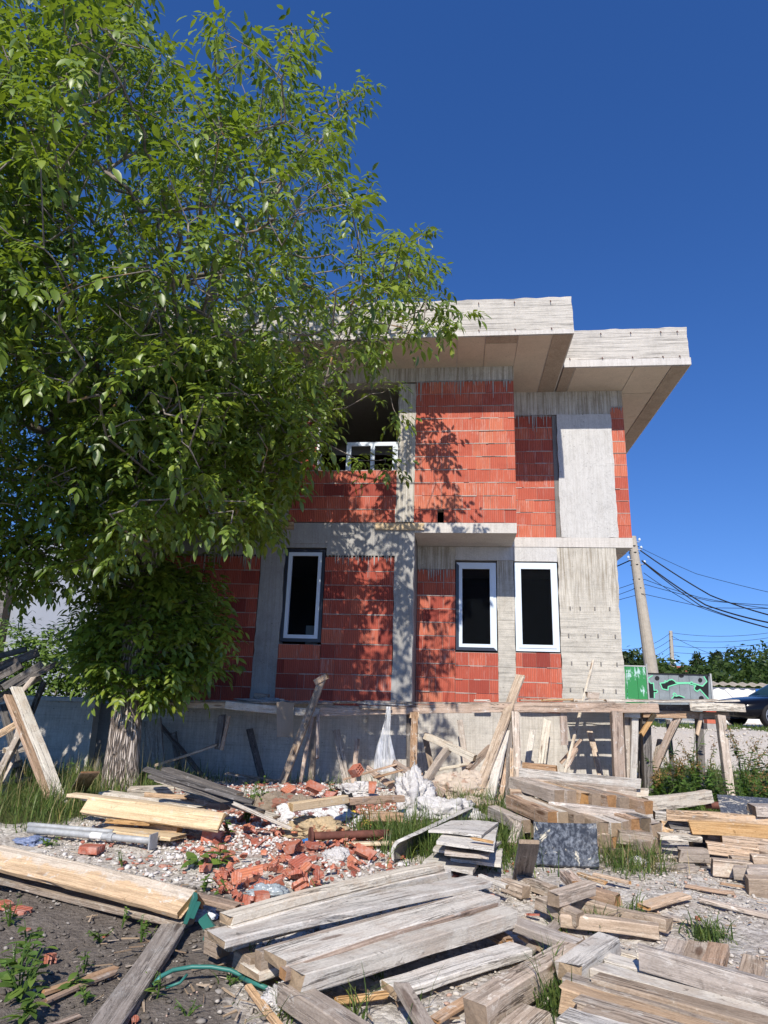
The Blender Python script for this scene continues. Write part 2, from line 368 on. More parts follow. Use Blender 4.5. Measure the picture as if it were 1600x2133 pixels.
# ---------------------------------------------------------------- the unfinished house
FX, WX = 11.4, 12.54
hs_ = empty('unfinished_house', (-1, 12.5, 0), 'two-storey unfinished house of bare concrete and red hollow blocks behind the tree', 'house')
def cbox(name, mat, *b, parent=hs_, t=.5):
    mb = MB(); mb.box(*b, t); return part(mb, name, mat, parent)
def rough_box(name, mat, x0, x1, y0, y1, z0, z1, amp=.012, step=.12, parent=hs_):
    """a cast concrete block whose front edges wander a little"""
    mb = MB(); nx_ = max(2, int((x1-x0)/step)); nz_ = max(2, int((z1-z0)/step))
    def jit(x, z, s): return amp*mnoise.noise(Vector((x*5+s, z*5, s*3.1)))
    vs = []; 
    for j in range(nz_+1):
        for i in range(nx_+1):
            x = x0+(x1-x0)*i/nx_; z = z0+(z1-z0)*j/nz_
            ex = (i == 0) or (i == nx_); ez = (j == 0) or (j == nz_)
            dx = jit(x, z, 1.7)*1.3 if ex else 0; dz = jit(x, z, 9.2) if ez else 0
            vs.append((x+dx, y0+amp*.35*(1+mnoise.noise(Vector((x*3, z*3, 4)))), z+dz))
    fs = []; w = nx_+1
    for j in range(nz_):
        for i in range(nx_): a = j*w+i; fs.append((a, a+1, a+w+1, a+w))
    n0_ = len(vs)
    border = [i for i in range(w)] + [j*w+nx_ for j in range(1, nz_+1)] + [nz_*w+i for i in reversed(range(nx_))] + [j*w for j in reversed(range(1, nz_))]
    for b in border: vs.append((vs[b][0], y1, vs[b][2]))
    nb = len(border)
    for k in range(nb): fs.append((border[k], n0_+k, n0_+(k+1) % nb, border[(k+1) % nb]))
    fs.append(tuple(n0_+k for k in reversed(range(nb))))
    mb.add(vs, fs); return part(mb, name, mat, parent)
wall_i = [0]
def brick_wall(x0, x1, z0, z1, y, openings=(), course=.252, th=.24, axis='x', parent=hs_, seed=0, tone=.55, holes=0):
    """courses of ribbed hollow blocks in front of a mortar core; openings are (x0,x1,z0,z1)"""
    wall_i[0] += 1; rr = random.Random(wall_i[0]*13+seed); mb = MB()
    nz = max(1, round((z1-z0)/course)); ch = (z1-z0)/nz
    for j in range(nz):
        a, b = z0+j*ch+.005, z0+(j+1)*ch-.005
        x = x0; ct = tone + rr.uniform(-.25, .22)
        first = True
        while x < x1-.01:
            w = rr.choice([.25, .375, .375, .25, .31, .125]) if not first else rr.choice([.12, .25, .37])
            first = False
            e = min(x+w, x1)
            if x1-e < .07: e = x1
            cut = False; segs = [(x, e)]
            for (ox0, ox1, oz0, oz1) in openings:
                if b > oz0+.02 and a < oz1-.02:
                    ns = []
                    for (p, q) in segs:
                        if q <= ox0 or p >= ox1: ns.append((p, q))
                        else:
                            if p < ox0-.01: ns.append((p, ox0))
                            if q > ox1+.01: ns.append((ox1, q))
                    segs = ns
            for (p, q) in segs:
                if q-p < .02: continue
                tt = min(1, max(0, ct + rr.uniform(-.22, .22) - (.35 if rr.random() < .06 else 0)))
                dy = rr.uniform(-.005, .009); g_ = rr.choice([.001, .002, .0025, .004])
                za, zb = a+rr.uniform(-.003, .006), b+rr.uniform(-.008, .003)
                if axis == 'x': mb.box(p+g_, q-g_, y+dy, y+th, za, zb, tt, 0)
                else: mb.box(y-th, y-dy, p+g_, q-g_, za, zb, tt, 0)
            x = e
    core = [(x0, x1, z0, z1)]
    for (ox0, ox1, oz0, oz1) in openings:
        nc = []
        for (p, q, c, d) in core:
            if q <= ox0 or p >= ox1 or d <= oz0 or c >= oz1: nc.append((p, q, c, d)); continue
            if p < ox0: nc.append((p, ox0, c, d))
            if q > ox1: nc.append((ox1, q, c, d))
            pm, qm = max(p, ox0), min(q, ox1)
            if c < oz0: nc.append((pm, qm, c, oz0))
            if d > oz1: nc.append((pm, qm, oz1, d))
        core = nc
    for (p, q, c, d) in core:
        if axis == 'x': mb.box(p+.002, q-.002, y+.011, y+th-.01, c+.001, d-.001, .5, 1)
        else: mb.box(y-th+.01, y-.011, p+.002, q-.002, c+.001, d-.001, .5, 1)
    # mortar that squeezed out of the bed joints
    for j in range(1, nz):
        x = x0
        while x < x1:
            L = rr.uniform(.05, .35)
            if rr.random() < .62:
                e = min(x+L, x1); z = z0+j*ch; ok = not any(x < o[1] and e > o[0] and o[2]-.05 < z < o[3]+.05 for o in openings)
                if ok:
                    d = rr.uniform(.0, .011); hh = rr.uniform(.003, .013)
                    if axis == 'x': mb.box(x, e, y-d, y+.02, z-hh, z+hh*.7, .5, 1)
                    else: mb.box(y-.02, y+d, x, e, z-hh, z+hh*.7, .5, 1)
            x += L
    return part(mb, 'brick_wall', [BRK, MOR], parent)

# plinth
rough_box('plinth', CPL, -5.6, -.70, FX+.02, FX+.3, -.3, 1.20, .006)
rough_box('plinth', CPL, -.70, 3.03, WX+.02, WX+.3, -.3, 1.22, .006)
cbox('plinth', CPL, -.98, -.702, FX+.302, WX+.3, -.3, 1.2)
# ground floor, front plane
brick_wall(-5.6, -3.52, 1.2, 3.76, FX+.015, tone=.32)
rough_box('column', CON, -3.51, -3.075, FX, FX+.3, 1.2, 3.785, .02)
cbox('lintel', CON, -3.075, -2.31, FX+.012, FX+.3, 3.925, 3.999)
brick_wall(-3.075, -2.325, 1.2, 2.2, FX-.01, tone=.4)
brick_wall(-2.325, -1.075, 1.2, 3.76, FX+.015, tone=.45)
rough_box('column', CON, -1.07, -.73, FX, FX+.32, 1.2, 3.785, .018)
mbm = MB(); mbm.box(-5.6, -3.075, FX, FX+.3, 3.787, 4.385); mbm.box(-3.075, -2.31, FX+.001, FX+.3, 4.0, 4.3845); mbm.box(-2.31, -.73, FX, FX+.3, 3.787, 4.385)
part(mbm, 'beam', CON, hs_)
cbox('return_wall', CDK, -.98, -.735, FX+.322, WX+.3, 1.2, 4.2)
# ground floor, recessed plane
brick_wall(-.732, .0, 1.22, 3.76, WX+.015, tone=.6)
rough_box('beam', CCO, -.732, .0, WX, WX+.3, 3.765, 4.205, .01)
rough_box('lintel', CPA, .002, 1.108, WX-.004, WX+.3, 3.945, 4.205, .008)
brick_wall(.0, .79, 1.22, 2.2, WX-.008, tone=.5)
rough_box('column', CCO, .79, 1.11, WX+.01, WX+.3, 1.22, 3.943, .014)
rough_box('lintel', CPA, 1.112, 1.928, WX-.01, WX+.3, 3.93, 4.205, .008)
brick_wall(1.11, 1.93, 1.16, 2.22, WX-.008, tone=.6)
rough_box('column', CCO, 1.932, 3.03, WX-.012, WX+.3, 1.0, 4.207, .022)
# first-floor slab
sl_ = MB()
sl_.box(-.728, 1.078, FX+.002, WX+.5, 4.212, 4.395); sl_.box(1.08, 3.335, WX-.016, WX+.5, 4.209, 4.398)
sl_.box(-5.6, 3.335, WX+.502, 20, 4.2, 4.39)
part(sl_, 'floor_slab', CST, hs_)
# upper floor, front plane
brick_wall(-5.6, -3.45, 4.40, 7.14, FX+.015, tone=.35)
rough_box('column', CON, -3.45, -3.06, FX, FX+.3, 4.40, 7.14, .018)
brick_wall(-3.058, -1.075, 4.40, 7.14, FX+.012, openings=[(-2.57, -1.075, 5.408, 7.2)], tone=.42)
rough_box('column', CCO, -1.075, -.75, FX, FX+.3, 4.40, 7.14, .02)
brick_wall(-.748, 1.08, 4.40, 7.17, FX+.012, openings=[(-.32, -.21, 4.40, 4.65)], tone=.68)
rough_box('beam', CCO, -5.6, 1.08, FX+.004, FX+.3, 7.175, 7.468, .014)
brick_wall(FX+.26, WX+.02, 4.40, 7.17, 1.08, axis='y', tone=.6)
cbox('reveal_board', WHT, -2.60, -2.555, FX-.012, FX+.26, 5.41, 6.75)
# upper floor, recessed plane
brick_wall(1.10, 1.935, 4.40, 6.94, WX+.035, tone=.62)
rough_box('beam', CCO, 1.082, 3.085, WX+.012, WX+.3, 6.945, 7.468, .016)
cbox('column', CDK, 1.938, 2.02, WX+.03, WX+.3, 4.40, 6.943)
rough_box('concrete_panel', CPA, 2.02, 3.085, WX-.02, WX+.3, 4.40, 6.943, .02)
brick_wall(3.088, 3.34, 4.40, 7.10, WX+.015, th=.3, tone=.72)
cbox('beam', CCO, 3.088, 3.338, WX+.02, WX+.3, 7.102, 7.468)
brick_wall(WX+.32, 20, 4.40, 7.4, 3.34, axis='y', tone=.6)
brick_wall(WX+.3, 20, 1.2, 4.18, 3.03, axis='y', tone=.5)
mbp = MB(); mbp.box(2.75, 3.03, WX+.301, 20, -.3, 1.198); part(mbp, 'plinth', CPL, hs_)
brick_wall(FX+.3, 20, 1.2, 7.4, -5.36, axis='y', tone=.4)
# inside
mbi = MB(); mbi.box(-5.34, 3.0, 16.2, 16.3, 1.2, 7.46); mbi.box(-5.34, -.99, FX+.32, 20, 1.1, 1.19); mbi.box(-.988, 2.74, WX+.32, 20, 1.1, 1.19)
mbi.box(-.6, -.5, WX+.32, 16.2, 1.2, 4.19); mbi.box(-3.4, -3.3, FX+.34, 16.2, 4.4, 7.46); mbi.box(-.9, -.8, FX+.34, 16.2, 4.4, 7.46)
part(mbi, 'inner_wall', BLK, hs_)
ip_ = MB(); q0, q1 = aY(638, 1303, 12.1), aY(662, 1326, 12.1); ip_.box(q0.x, q1.x, 12.1, 12.13, q1.z-.6, q0.z); tag(ip_.build('leaning_sheet', PVC), 'white sheet leaning inside behind the left ground floor window', 'sheet')
# roof slabs with upstand, and soffit boards
def roof(name, x0, x1, y0, y1, zb, zs, zt, holes):
    r_ = rough_box(name, CFA, x0, x1, y0, y1, zs+.012, zt, .022, .1)
    s_ = MB(); s_.box(x0+.005, x1+.012, y0-.012, y1, zb+.004, zs-.006); s_.box(x0+.01, x1-.01, y0+.02, y1, zs-.006, zs+.013)
    part(s_, 'slab_edge', CST, hs_)
    for hx, hz in holes:
        b = MB(); b.tube([(hx, y0+.02, hz+.03), (hx, y0-.02, hz+.02), (hx+.006, y0-.035, hz-.02)], .007, 6)
        part(b, 'tie_wire', RUS, r_)
    return r_
roof('roof', -6.3, 2.005, 10.3, 13.0, 7.47, 7.56, 8.2, [(x, z) for x in np.arange(-5.8, 1.95, .62) for z in (7.565, 8.1)])
roof('roof', 2.03, 4.335, 11.53, 20.6, 7.47, 7.625, 8.26, [(x, z) for x in (2.15, 2.75, 3.3, 3.85, 4.15) for z in (7.635, 8.15)])
mbr = MB(); mbr.box(-6.3, 2.02, 13.02, 20.6, 7.6, 8.1); part(mbr, 'roof', CST, hs_)
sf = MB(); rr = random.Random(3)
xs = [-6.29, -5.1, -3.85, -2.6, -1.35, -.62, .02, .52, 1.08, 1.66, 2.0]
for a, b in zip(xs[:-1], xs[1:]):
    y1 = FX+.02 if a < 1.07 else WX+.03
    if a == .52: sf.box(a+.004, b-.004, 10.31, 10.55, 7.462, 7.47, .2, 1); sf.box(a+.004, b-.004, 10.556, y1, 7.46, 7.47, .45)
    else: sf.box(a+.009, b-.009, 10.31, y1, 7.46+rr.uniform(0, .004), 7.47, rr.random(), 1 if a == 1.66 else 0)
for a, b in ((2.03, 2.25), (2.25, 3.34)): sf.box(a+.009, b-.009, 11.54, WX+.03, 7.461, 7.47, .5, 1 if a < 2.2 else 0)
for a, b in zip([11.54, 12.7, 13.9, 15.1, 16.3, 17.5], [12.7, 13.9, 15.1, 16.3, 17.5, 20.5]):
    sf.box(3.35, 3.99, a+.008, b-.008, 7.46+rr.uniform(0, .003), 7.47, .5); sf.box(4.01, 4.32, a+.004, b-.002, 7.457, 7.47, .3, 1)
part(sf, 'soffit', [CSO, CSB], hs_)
for zr in (1.55, 2.02, 2.52, 3.02):
    for k in range(4):
        xx = 2.08+k*.26+rr.uniform(-.05, .05); b = MB(); b.box(xx, xx+.022, WX-.024, WX-.005, zr, zr+.06); part(b, 'tie_slot', CDK, hs_)
# cement that ran over the bricks below the beams
rr = random.Random(5)
for (x0, x1, zt, y) in ((-.74, 1.07, 7.19, FX), (1.11, 1.92, 6.96, WX), (-3.0, -2.6, 7.19, FX), (-2.3, -1.1, 3.8, FX), (-5.0, -3.55, 3.8, FX), (-.7, -.02, 3.78, WX), (3.09, 3.33, 7.12, WX)):
    x = x0; mr = MB()
    while x < x1-.03:
        w = rr.uniform(.012, .04); L = rr.choice([.04, .07, .10, .15, .22, .34])*rr.uniform(.7, 1.25); gp_ = rr.uniform(0.004, .05)
        mr.add([(x, y+.004, zt), (x+w, y+.004, zt), (x+w*.7, y+.008, zt-L), (x+w*.35, y+.008, zt-L*1.05), (x+w+gp_, y+.004, zt), (x+w+gp_, y+.005, zt-.012), (x+w, y+.005, zt-.012)], [(0, 3, 2, 6, 1), (1, 6, 5, 4)]); x += w+gp_
    wv = {}; nv = []; mp_ = []
    for v in mr.v:
        k = tuple(round(c, 4) for c in v)
        if k not in wv: wv[k] = len(nv); nv.append(v)
        mp_.append(wv[k])
    mr.v = nv; mr.f = [tuple(mp_[i] for i in f) for f in mr.f]
    part(mr, 'mortar_run', CON, hs_)
# windows
def window(x0, x1, z0, z1, y, cols, sash):
    mb = MB(); d = .075; f = .07
    w = MB(); 
    def fr(mbx, a, b, c, e, wd, ya, yb):
        bev = .0
        mbx.prism([(a, c), (a+wd, c+wd), (a+wd, e-wd), (a, e)], ya, yb, .5, cols[0] if mbx is w else 0)
        mbx.prism([(b, c), (b, e), (b-wd, e-wd), (b-wd, c+wd)], ya, yb, .5, cols[1] if mbx is w else 0)
        mbx.prism([(a, c), (b, c), (b-wd, c+wd), (a+wd, c+wd)], ya, yb, .5, cols[2] if mbx is w else 0)
        mbx.prism([(a, e), (a+wd, e-wd), (b-wd, e-wd), (b, e)], ya, yb, .5, cols[3] if mbx is w else 0)
    fr(w, x0, x1, z0, z1, f, y+.02, y+.095)
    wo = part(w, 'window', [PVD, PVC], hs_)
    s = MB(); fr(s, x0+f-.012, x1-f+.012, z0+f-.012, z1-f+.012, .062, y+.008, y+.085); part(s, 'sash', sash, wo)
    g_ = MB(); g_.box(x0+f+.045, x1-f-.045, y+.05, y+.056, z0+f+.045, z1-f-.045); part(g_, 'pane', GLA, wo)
    return wo
window(-3.06, -2.335, 2.245, 3.895, FX+.0, (0, 0, 0, 0), PVC)
window(.012, .775, 2.235, 3.9, WX+.01, (0, 1, 0, 1), PVC)  # dark frame; sun reflection on right and top bars put into their colour
window(1.122, 1.918, 2.245, 3.905, WX-.005, (1, 1, 1, 1), PVC)
# ---------------------------------------------------------------- foliage
def leafmat(name, c1, c2, tr, gloss=.35, back=None):
    t = NT(name, .42, gloss); ti = t.attr('tint')
    cc = t.ramp(ti, [(0., c1), (.7, c2), (1., tuple(min(1, a*b) for a, b in zip(c2, (1.5, 1.25, 1.1))))])
    n = t.noise(14, 3, .6); cc = t.mix(t.math('MULTIPLY', n, .35), cc, tuple(x*.5 for x in c1))
    t.color(cc)
    out = t.n['Material Output']; tl = t.n.new('ShaderNodeBsdfTranslucent')
    t.val(t.mix(ti, tuple(x*.8 for x in tr), tr), tl.inputs[0])
    mx = t.n.new('ShaderNodeMixShader'); mx.inputs[0].default_value = .28
    t.l.new(t.p.outputs[0], mx.inputs[1]); t.l.new(tl.outputs[0], mx.inputs[2]); t.l.new(mx.outputs[0], out.inputs[0])
    return t.m
LEAF = leafmat('walnut_leaf', (.040, .080, .013), (.185, .265, .034), (.36, .50, .03), .6)
LFSH = leafmat('shrub_leaf', (.07, .13, .025), (.20, .30, .06), (.25, .4, .06))
LFYE = leafmat('yellow_shrub_leaf', (.22, .26, .02), (.42, .44, .04), (.5, .5, .05))
LFTR = leafmat('far_tree_leaf', (.025, .05, .012), (.07, .11, .025), (.12, .2, .03), .2)
LFDK = leafmat('conifer_leaf', (.02, .035, .012), (.05, .075, .02), (.08, .12, .02), .2)
GRAS = leafmat('grass_blade', (.045, .085, .02), (.13, .19, .05), (.2, .3, .06), .2)
GDRY = leafmat('dry_grass_blade', (.20, .17, .07), (.36, .32, .16), (.3, .28, .1), .2)
WEED = leafmat('weed_leaf', (.05, .10, .02), (.13, .22, .05), (.22, .36, .05), .3)
DOCK = leafmat('dock_seed', (.20, .11, .045), (.31, .21, .08), (.25, .14, .05), .2)
def barkmat():
    t = NT('walnut_bark', .95, .15)
    v = t.map((1, 1, .11)); rg = t.vor(30, v, 'DISTANCE_TO_EDGE'); n = t.noise(9, 6, .7, v, 1.5); n2 = t.noise(4, 5, .7)
    crk = t.ramp(t.math('ADD', rg, t.math('MULTIPLY', t.math('SUBTRACT', n, .5), .35)), [(.0, 0.), (.22, 1.)])
    cc = t.mix(crk, (.13, .10, .08), t.ramp(n, [(.3, (.44, .36, .30)), (.7, (.70, .61, .53))]))
    t.color(cc); t.bump(t.math('ADD', t.math('MULTIPLY', crk, 1.), t.math('MULTIPLY', n, .5)), 1., .05); return t.m
BARK = barkmat()
def limbmat():
    t = NT('walnut_limb', .9, .2); n = t.noise(7, 6, .7); l = t.noise(2.4, 4, .7)
    cc = t.ramp(n, [(.3, (.085, .07, .06)), (.7, (.34, .30, .26))])
    cc = t.mix(t.ramp(l, [(.60, 0.), (.66, .8)]), cc, (.42, .22, .04)); t.color(cc); t.bump(n, .6, .01); return t.m
LIMB = limbmat()

# one leaflet: base at 0, pointing +x, normal +z, length 1
def leaf_proto(n=4, w=.42, fold=.14, curl=.18):
    xs_ = np.linspace(0, 1, n+1); wd = w/2*np.sin(np.pi*np.clip(xs_, .0, 1)**.85)**.8; wd[0] = .02; wd[-1] = .01
    v = []
    for x, q in zip(xs_, wd):
        z = -curl*x*x
        v += [(x, -q, z+fold*q*2), (x, 0, z), (x, q, z+fold*q*2)]
    f = []
    for i in range(n):
        a = i*3; f += [(a, a+3, a+4, a+1), (a+1, a+4, a+5, a+2)]
    return np.array(v), np.array(f)
LP, LFc = leaf_proto(4); LPs, LFs = leaf_proto(2, .45, .1, .12)
def leaves(P, D, N, S, proto=(LP, LFc)):
    """leaflets at P, along D, normal about N, length S -> verts, faces"""
    P, D, N = np.asarray(P), np.asarray(D), np.asarray(N); S = np.asarray(S)
    D = D/np.linalg.norm(D, axis=1, keepdims=True)
    B = np.cross(N, D); B /= np.maximum(np.linalg.norm(B, axis=1, keepdims=True), 1e-6); N2 = np.cross(D, B)
    lp, lf = proto; k = len(lp)
    v = P[:, None] + S[:, None, None]*(lp[None, :, 0:1]*D[:, None] + lp[None, :, 1:2]*B[:, None] + lp[None, :, 2:3]*N2[:, None])
    f = lf[None] + (np.arange(len(P))*k)[:, None, None]
    return v.reshape(-1, 3), f.reshape(-1, 4)
def unit(n): a = nrg.normal(size=(n, 3)); return a/np.linalg.norm(a, axis=1, keepdims=True)
def compound(tips, dirs, per, size, droop=.6, spread=.9):
    """pinnate walnut leaves at twig tips: returns leaflet arrays"""
    P, D, N, S, T = [], [], [], [], []
    for tip, dr in zip(tips, dirs):
        k = nrg.integers(per[0], per[1]+1); base_t = nrg.uniform(0, 1)
        for _ in range(k):
            a = dr*.7 + unit(1)[0]*spread; a[2] -= .1; a /= np.linalg.norm(a)
            L = size*nrg.uniform(1.8, 3.0); pairs = nrg.integers(2, 4)
            side = np.cross(a, [0, 0, 1.]); side = side/max(np.linalg.norm(side), 1e-3)
            upn = np.cross(side, a); tt = np.clip(base_t*.55 + nrg.uniform(0, .45), 0, 1)
            pos = []
            for i in range(pairs*2+1):
                s = (i//2+1)/(pairs+.6) if i < pairs*2 else 1.
                c = tip + a*L*s; c = c + np.array([0, 0, -droop*L*s*s*.6])
                ta = a + np.array([0, 0, -droop*1.2*s])
                if i < pairs*2: d = side*(1 if i % 2 else -1)*1. + ta*.55
                else: d = ta
                d = d + unit(1)[0]*.25; d[2] -= droop*.75
                P.append(c); D.append(d); N.append(upn*.6 + unit(1)[0]*.5 + np.array([0, -.5, .45])); S.append(size*nrg.uniform(.6, 1.25)*(1.15 if i == pairs*2 else .65+.4*s)); T.append(np.clip(tt+nrg.uniform(-.22, .22), 0, 1))
    return [np.array(q) for q in (P, D, N, S, T)]
def inpoly(x, y, poly):
    n = len(poly); c = np.zeros(len(x), bool); j = n-1
    for i in range(n):
        xi, yi = poly[i]; xj, yj = poly[j]
        c ^= ((yi > y) != (yj > y)) & (x < (xj-xi)*(y-yi)/((yj-yi) if yj != yi else 1e-9)+xi); j = i
    return c
def project(P):
    d = P - np.array(O); a = d@np.array(right); b = d@np.array(upv); c = np.maximum(d@np.array(fwd), .05)
    return 800+CAM_F*a/c, 1066.5-CAM_F*b/c, c
# outline of the crown as a solid: the ellipsoid of the whole tree, narrowed on the house side
OUT = [(-900, -1500), (330, -1500), (310, 60), (390, 120), (470, 40), (560, 60), (640, 35), (655, 110), (610, 200), (650, 240), (770, 190), (765, 240), (700, 260), (735, 320),
       (690, 350), (775, 400), (770, 450), (745, 490), (790, 500), (860, 480), (895, 540), (905, 590), (930, 640), (985, 665), (970, 700), (900, 715), (880, 730), (820, 750), (735, 790), (705, 850), (700, 930), (680, 985), (635, 960), (635, 1000), (585, 1060), (600, 1090), (560, 1130), (500, 1120), (480, 1130), (390, 1105), (330, 1150), (280, 1170), (215, 1230), (170, 1230), (60, 1270), (-100, 1230), (-900, 1300)]
trunk_base = g(252, 1640); TX, TY = trunk_base.x, trunk_base.y
def crown_points(n):
    out = []; tot = 0
    while tot < n:
        q = nrg.uniform(-1, 1, (20000, 3)); q = q[(q**2).sum(1) < 1]
        r_ = np.linalg.norm(q, axis=1); q = q[nrg.uniform(0, 1, len(q)) < .25+.75*r_**1.5]
        p = np.array([-4.7, 8.9, 6.6]) + q*np.array([5.6, 5.0, 5.2])
        x, y, c = project(p)
        # lumps: foliage gathers in clumps with gaps between them
        nz = np.array([mnoise.noise(Vector(a)*.75) + .5*mnoise.noise(Vector(a)*1.9) for a in p])
        ok = inpoly(x, y, OUT) & inpoly(x+22, y-4, OUT) & inpoly(x+6, y-22, OUT) & inpoly(x+4, y+26, OUT) & (nz > np.where(p[:, 2] < 6.2, -.32, .0)) & (c > 3.9) & (p[:, 2] > 2.55)
        ok &= ~((p[:, 0] > -6.6) & (p[:, 1] > 9.9) & (p[:, 2] < 8.5) & (p[:, 2] > 7.2))
        ok &= ~((p[:, 0] > -5.9) & (p[:, 1] > 11.0) & (p[:, 2] < 7.3))
        land = p[:, 1] + p[:, 2]/.84
        ok &= (land > 10.3 + 1.8*(p[:, 0] > -2.3))
        zs = p[:, 2]-.84*(9.6-p[:, 1]); ok &= ~((np.abs(p[:, 0]-TX-.1) < .6) & (zs < 1.35) & (p[:, 1] < 9.6))
        zs = p[:, 2]-.84*(11-p[:, 1]); ok &= ~((p[:, 0] < -5) & (p[:, 0] > -6.9) & (zs < .75))
        zl = p[:, 2]-.84*(13.6-p[:, 1]); ok &= ~((p[:, 0] < -6.1) & (zl < 2.6) & (zl > .3))
        p = p[ok]; out.append(p); tot += len(p)
    return np.concatenate(out)[:n]
def grow(pts, seeds, alpha=.45):
    """join every point to the nearest living node, favouring short paths to the root"""
    nodes = [np.array(s[0]) for s in seeds]; par = [s[1] for s in seeds]; dist = [0.]*len(seeds)
    for i in range(1, len(nodes)): dist[i] = dist[par[i]] + np.linalg.norm(nodes[i]-nodes[par[i]])
    root = nodes[-1]
    order = np.argsort([min(np.linalg.norm(p-s) for s in nodes) for p in pts])
    N = np.array(nodes); Dm = np.array(dist); n0_ = len(nodes)
    for i in order:
        p = pts[i]; d = np.linalg.norm(N-p, axis=1); j = int(np.argmin(d + alpha*Dm*.35 + .9*np.maximum(0, N[:, 2]-p[2])*.3))
        q = N[j]; L = d[j]; k = max(1, int(L/.35)); pj = j
        for s in range(1, k+1):
            c = q + (p-q)*s/k
            if s < k: c = c + unit(1)[0]*L*.05 + np.array([0, 0, .04*L*math.sin(math.pi*s/k)])
            N = np.vstack([N, c]); Dm = np.append(Dm, Dm[pj]+np.linalg.norm(c-N[pj])); par.append(pj); pj = len(N)-1
    return N, par, n0_
def limbs(N, par, rtip=.007, e=2.35, rmax=.26):
    n = len(N); a = np.zeros(n); kids = [[] for _ in range(n)]
    for i in range(n-1, -1, -1):
        if not kids[i]: a[i] = rtip**e
        if par[i] is not None and par[i] >= 0: a[par[i]] += a[i]; kids[par[i]].append(i)
    return np.minimum(a**(1/e), rmax), kids
def limb_mesh(N, par, rad, kids, n=6):
    mb = MB(); used = np.zeros(len(N), bool)
    for i in range(len(N)):
        st = par[i]
        if st is None or st < 0: continue
        main = max(kids[st], key=lambda k: rad[k])
        if main == i and par[st] is not None and par[st] >= 0: continue
        ch = [st, i]; 
        while kids[ch[-1]]: ch.append(max(kids[ch[-1]], key=lambda k: rad[k]))
        r0 = [min(rad[ch[0]], rad[ch[1]]*1.15)] + [rad[c] for c in ch[1:]]
        mb.tube([N[c] for c in ch], r0, n if r0[0] > .03 else 4, cap=False)
    return mb
wt = empty('walnut_tree', (TX, TY, gh(TX, TY)), 'big leafy green walnut tree with furrowed grey trunk in front of the house', 'tree')
# trunk: flared foot, furrows from the bark
tk = MB(); ax_ = [aY(252, 1640, TY), aY(253, 1600, TY), aY(258, 1550, TY), aY(264, 1490, TY), aY(272, 1430, TY), aY(283, 1340, TY), aY(296, 1240, TY), aY(308, 1150, TY)]
tp = [(ax_[0].x, TY, -.25)]+[tuple(p) for p in ax_]; tr_ = [.33, .27, .245, .225, .21, .20, .19, .18, .17]
def smooth_path(pts, rad, k=4):
    P2, R2 = [], []
    for i in range(len(pts)-1):
        for s in range(k):
            u = s/k; P2.append([a+(b-a)*u for a, b in zip(pts[i], pts[i+1])]); R2.append(rad[i]+(rad[i+1]-rad[i])*u)
    P2.append(list(pts[-1])); R2.append(rad[-1]); return P2, R2
pp, rr_ = smooth_path(tp, tr_, 8); tk.tube(pp, rr_, 40)
tv = []
for v in tk.v:
    ci = min(range(len(tp)), key=lambda i: abs(tp[i][2]-v[2])); cxx = tp[ci][0]
    ang = math.atan2(v[1]-TY, v[0]-cxx); d = .018*mnoise.noise(Vector((ang*5, v[2]*.9, 0))) + .012*abs(mnoise.noise(Vector((ang*11, v[2]*1.6, 3))))
    r0 = math.hypot(v[0]-cxx, v[1]-TY); f_ = 1+d/max(r0, .1)*1.; tv.append((cxx+(v[0]-cxx)*f_, TY+(v[1]-TY)*f_, v[2]))
tk.v = tv; part(tk, 'trunk', BARK, wt, smooth=True)
def A(x, y, Yd): return np.array(aY(x, y, Yd))
top = np.array(tp[-1])-np.array([0, 0, .15])
seeds = [(top, -1)]
def chain(start, pts):
    last = start
    for p in pts: seeds.append((np.array(p), last)); last = len(seeds)-1
    return last
c1 = chain(0, [A(318, 900, 9.3), A(305, 830, 8.8), A(292, 745, 8.3), A(290, 700, 8.1)])
chain(c1, [A(335, 660, 7.9), A(352, 580, 7.7), A(430, 572, 7.5), A(500, 540, 7.3)]); chain(len(seeds)-3, [A(338, 540, 7.6), A(330, 470, 7.4)])
chain(c1, [A(255, 655, 7.8), A(205, 615, 7.5), A(160, 620, 7.3), A(110, 560, 7.0)])
c2 = chain(0, [np.array([top[0]+.12, TY-.1, 4.2]), A(400, 720, 9.4), A(480, 520, 9.3), A(540, 455, 9.2), A(630, 325, 9.0), A(690, 275, 8.8)])
chain(c2-1, [A(680, 390, 8.9), A(730, 440, 8.7)])
c3 = chain(0, [np.array([top[0]-.1, TY+.2, 4.4]), np.array([top[0]-.3, TY+.4, 6.]), np.array([top[0]-.4, TY, 8.])])
chain(0, [A(372, 880, 9.2), A(395, 790, 9.0), A(385, 740, 8.8)])
chain(c2-3, [A(560, 640, 9.2), A(700, 640, 9.0), A(800, 600, 8.7), A(880, 560, 8.5)])
chain(0, [A(420, 940, 9.4), A(520, 900, 9.5), A(640, 860, 9.5), A(720, 850, 9.5)])
chain(c2-4, [A(440, 800, 9.0), A(540, 745, 8.8), A(640, 765, 8.7)])
chain(0, [A(200, 960, 9.0), A(100, 900, 8.5), A(0, 860, 8.0)])
CP = crown_points(3300)
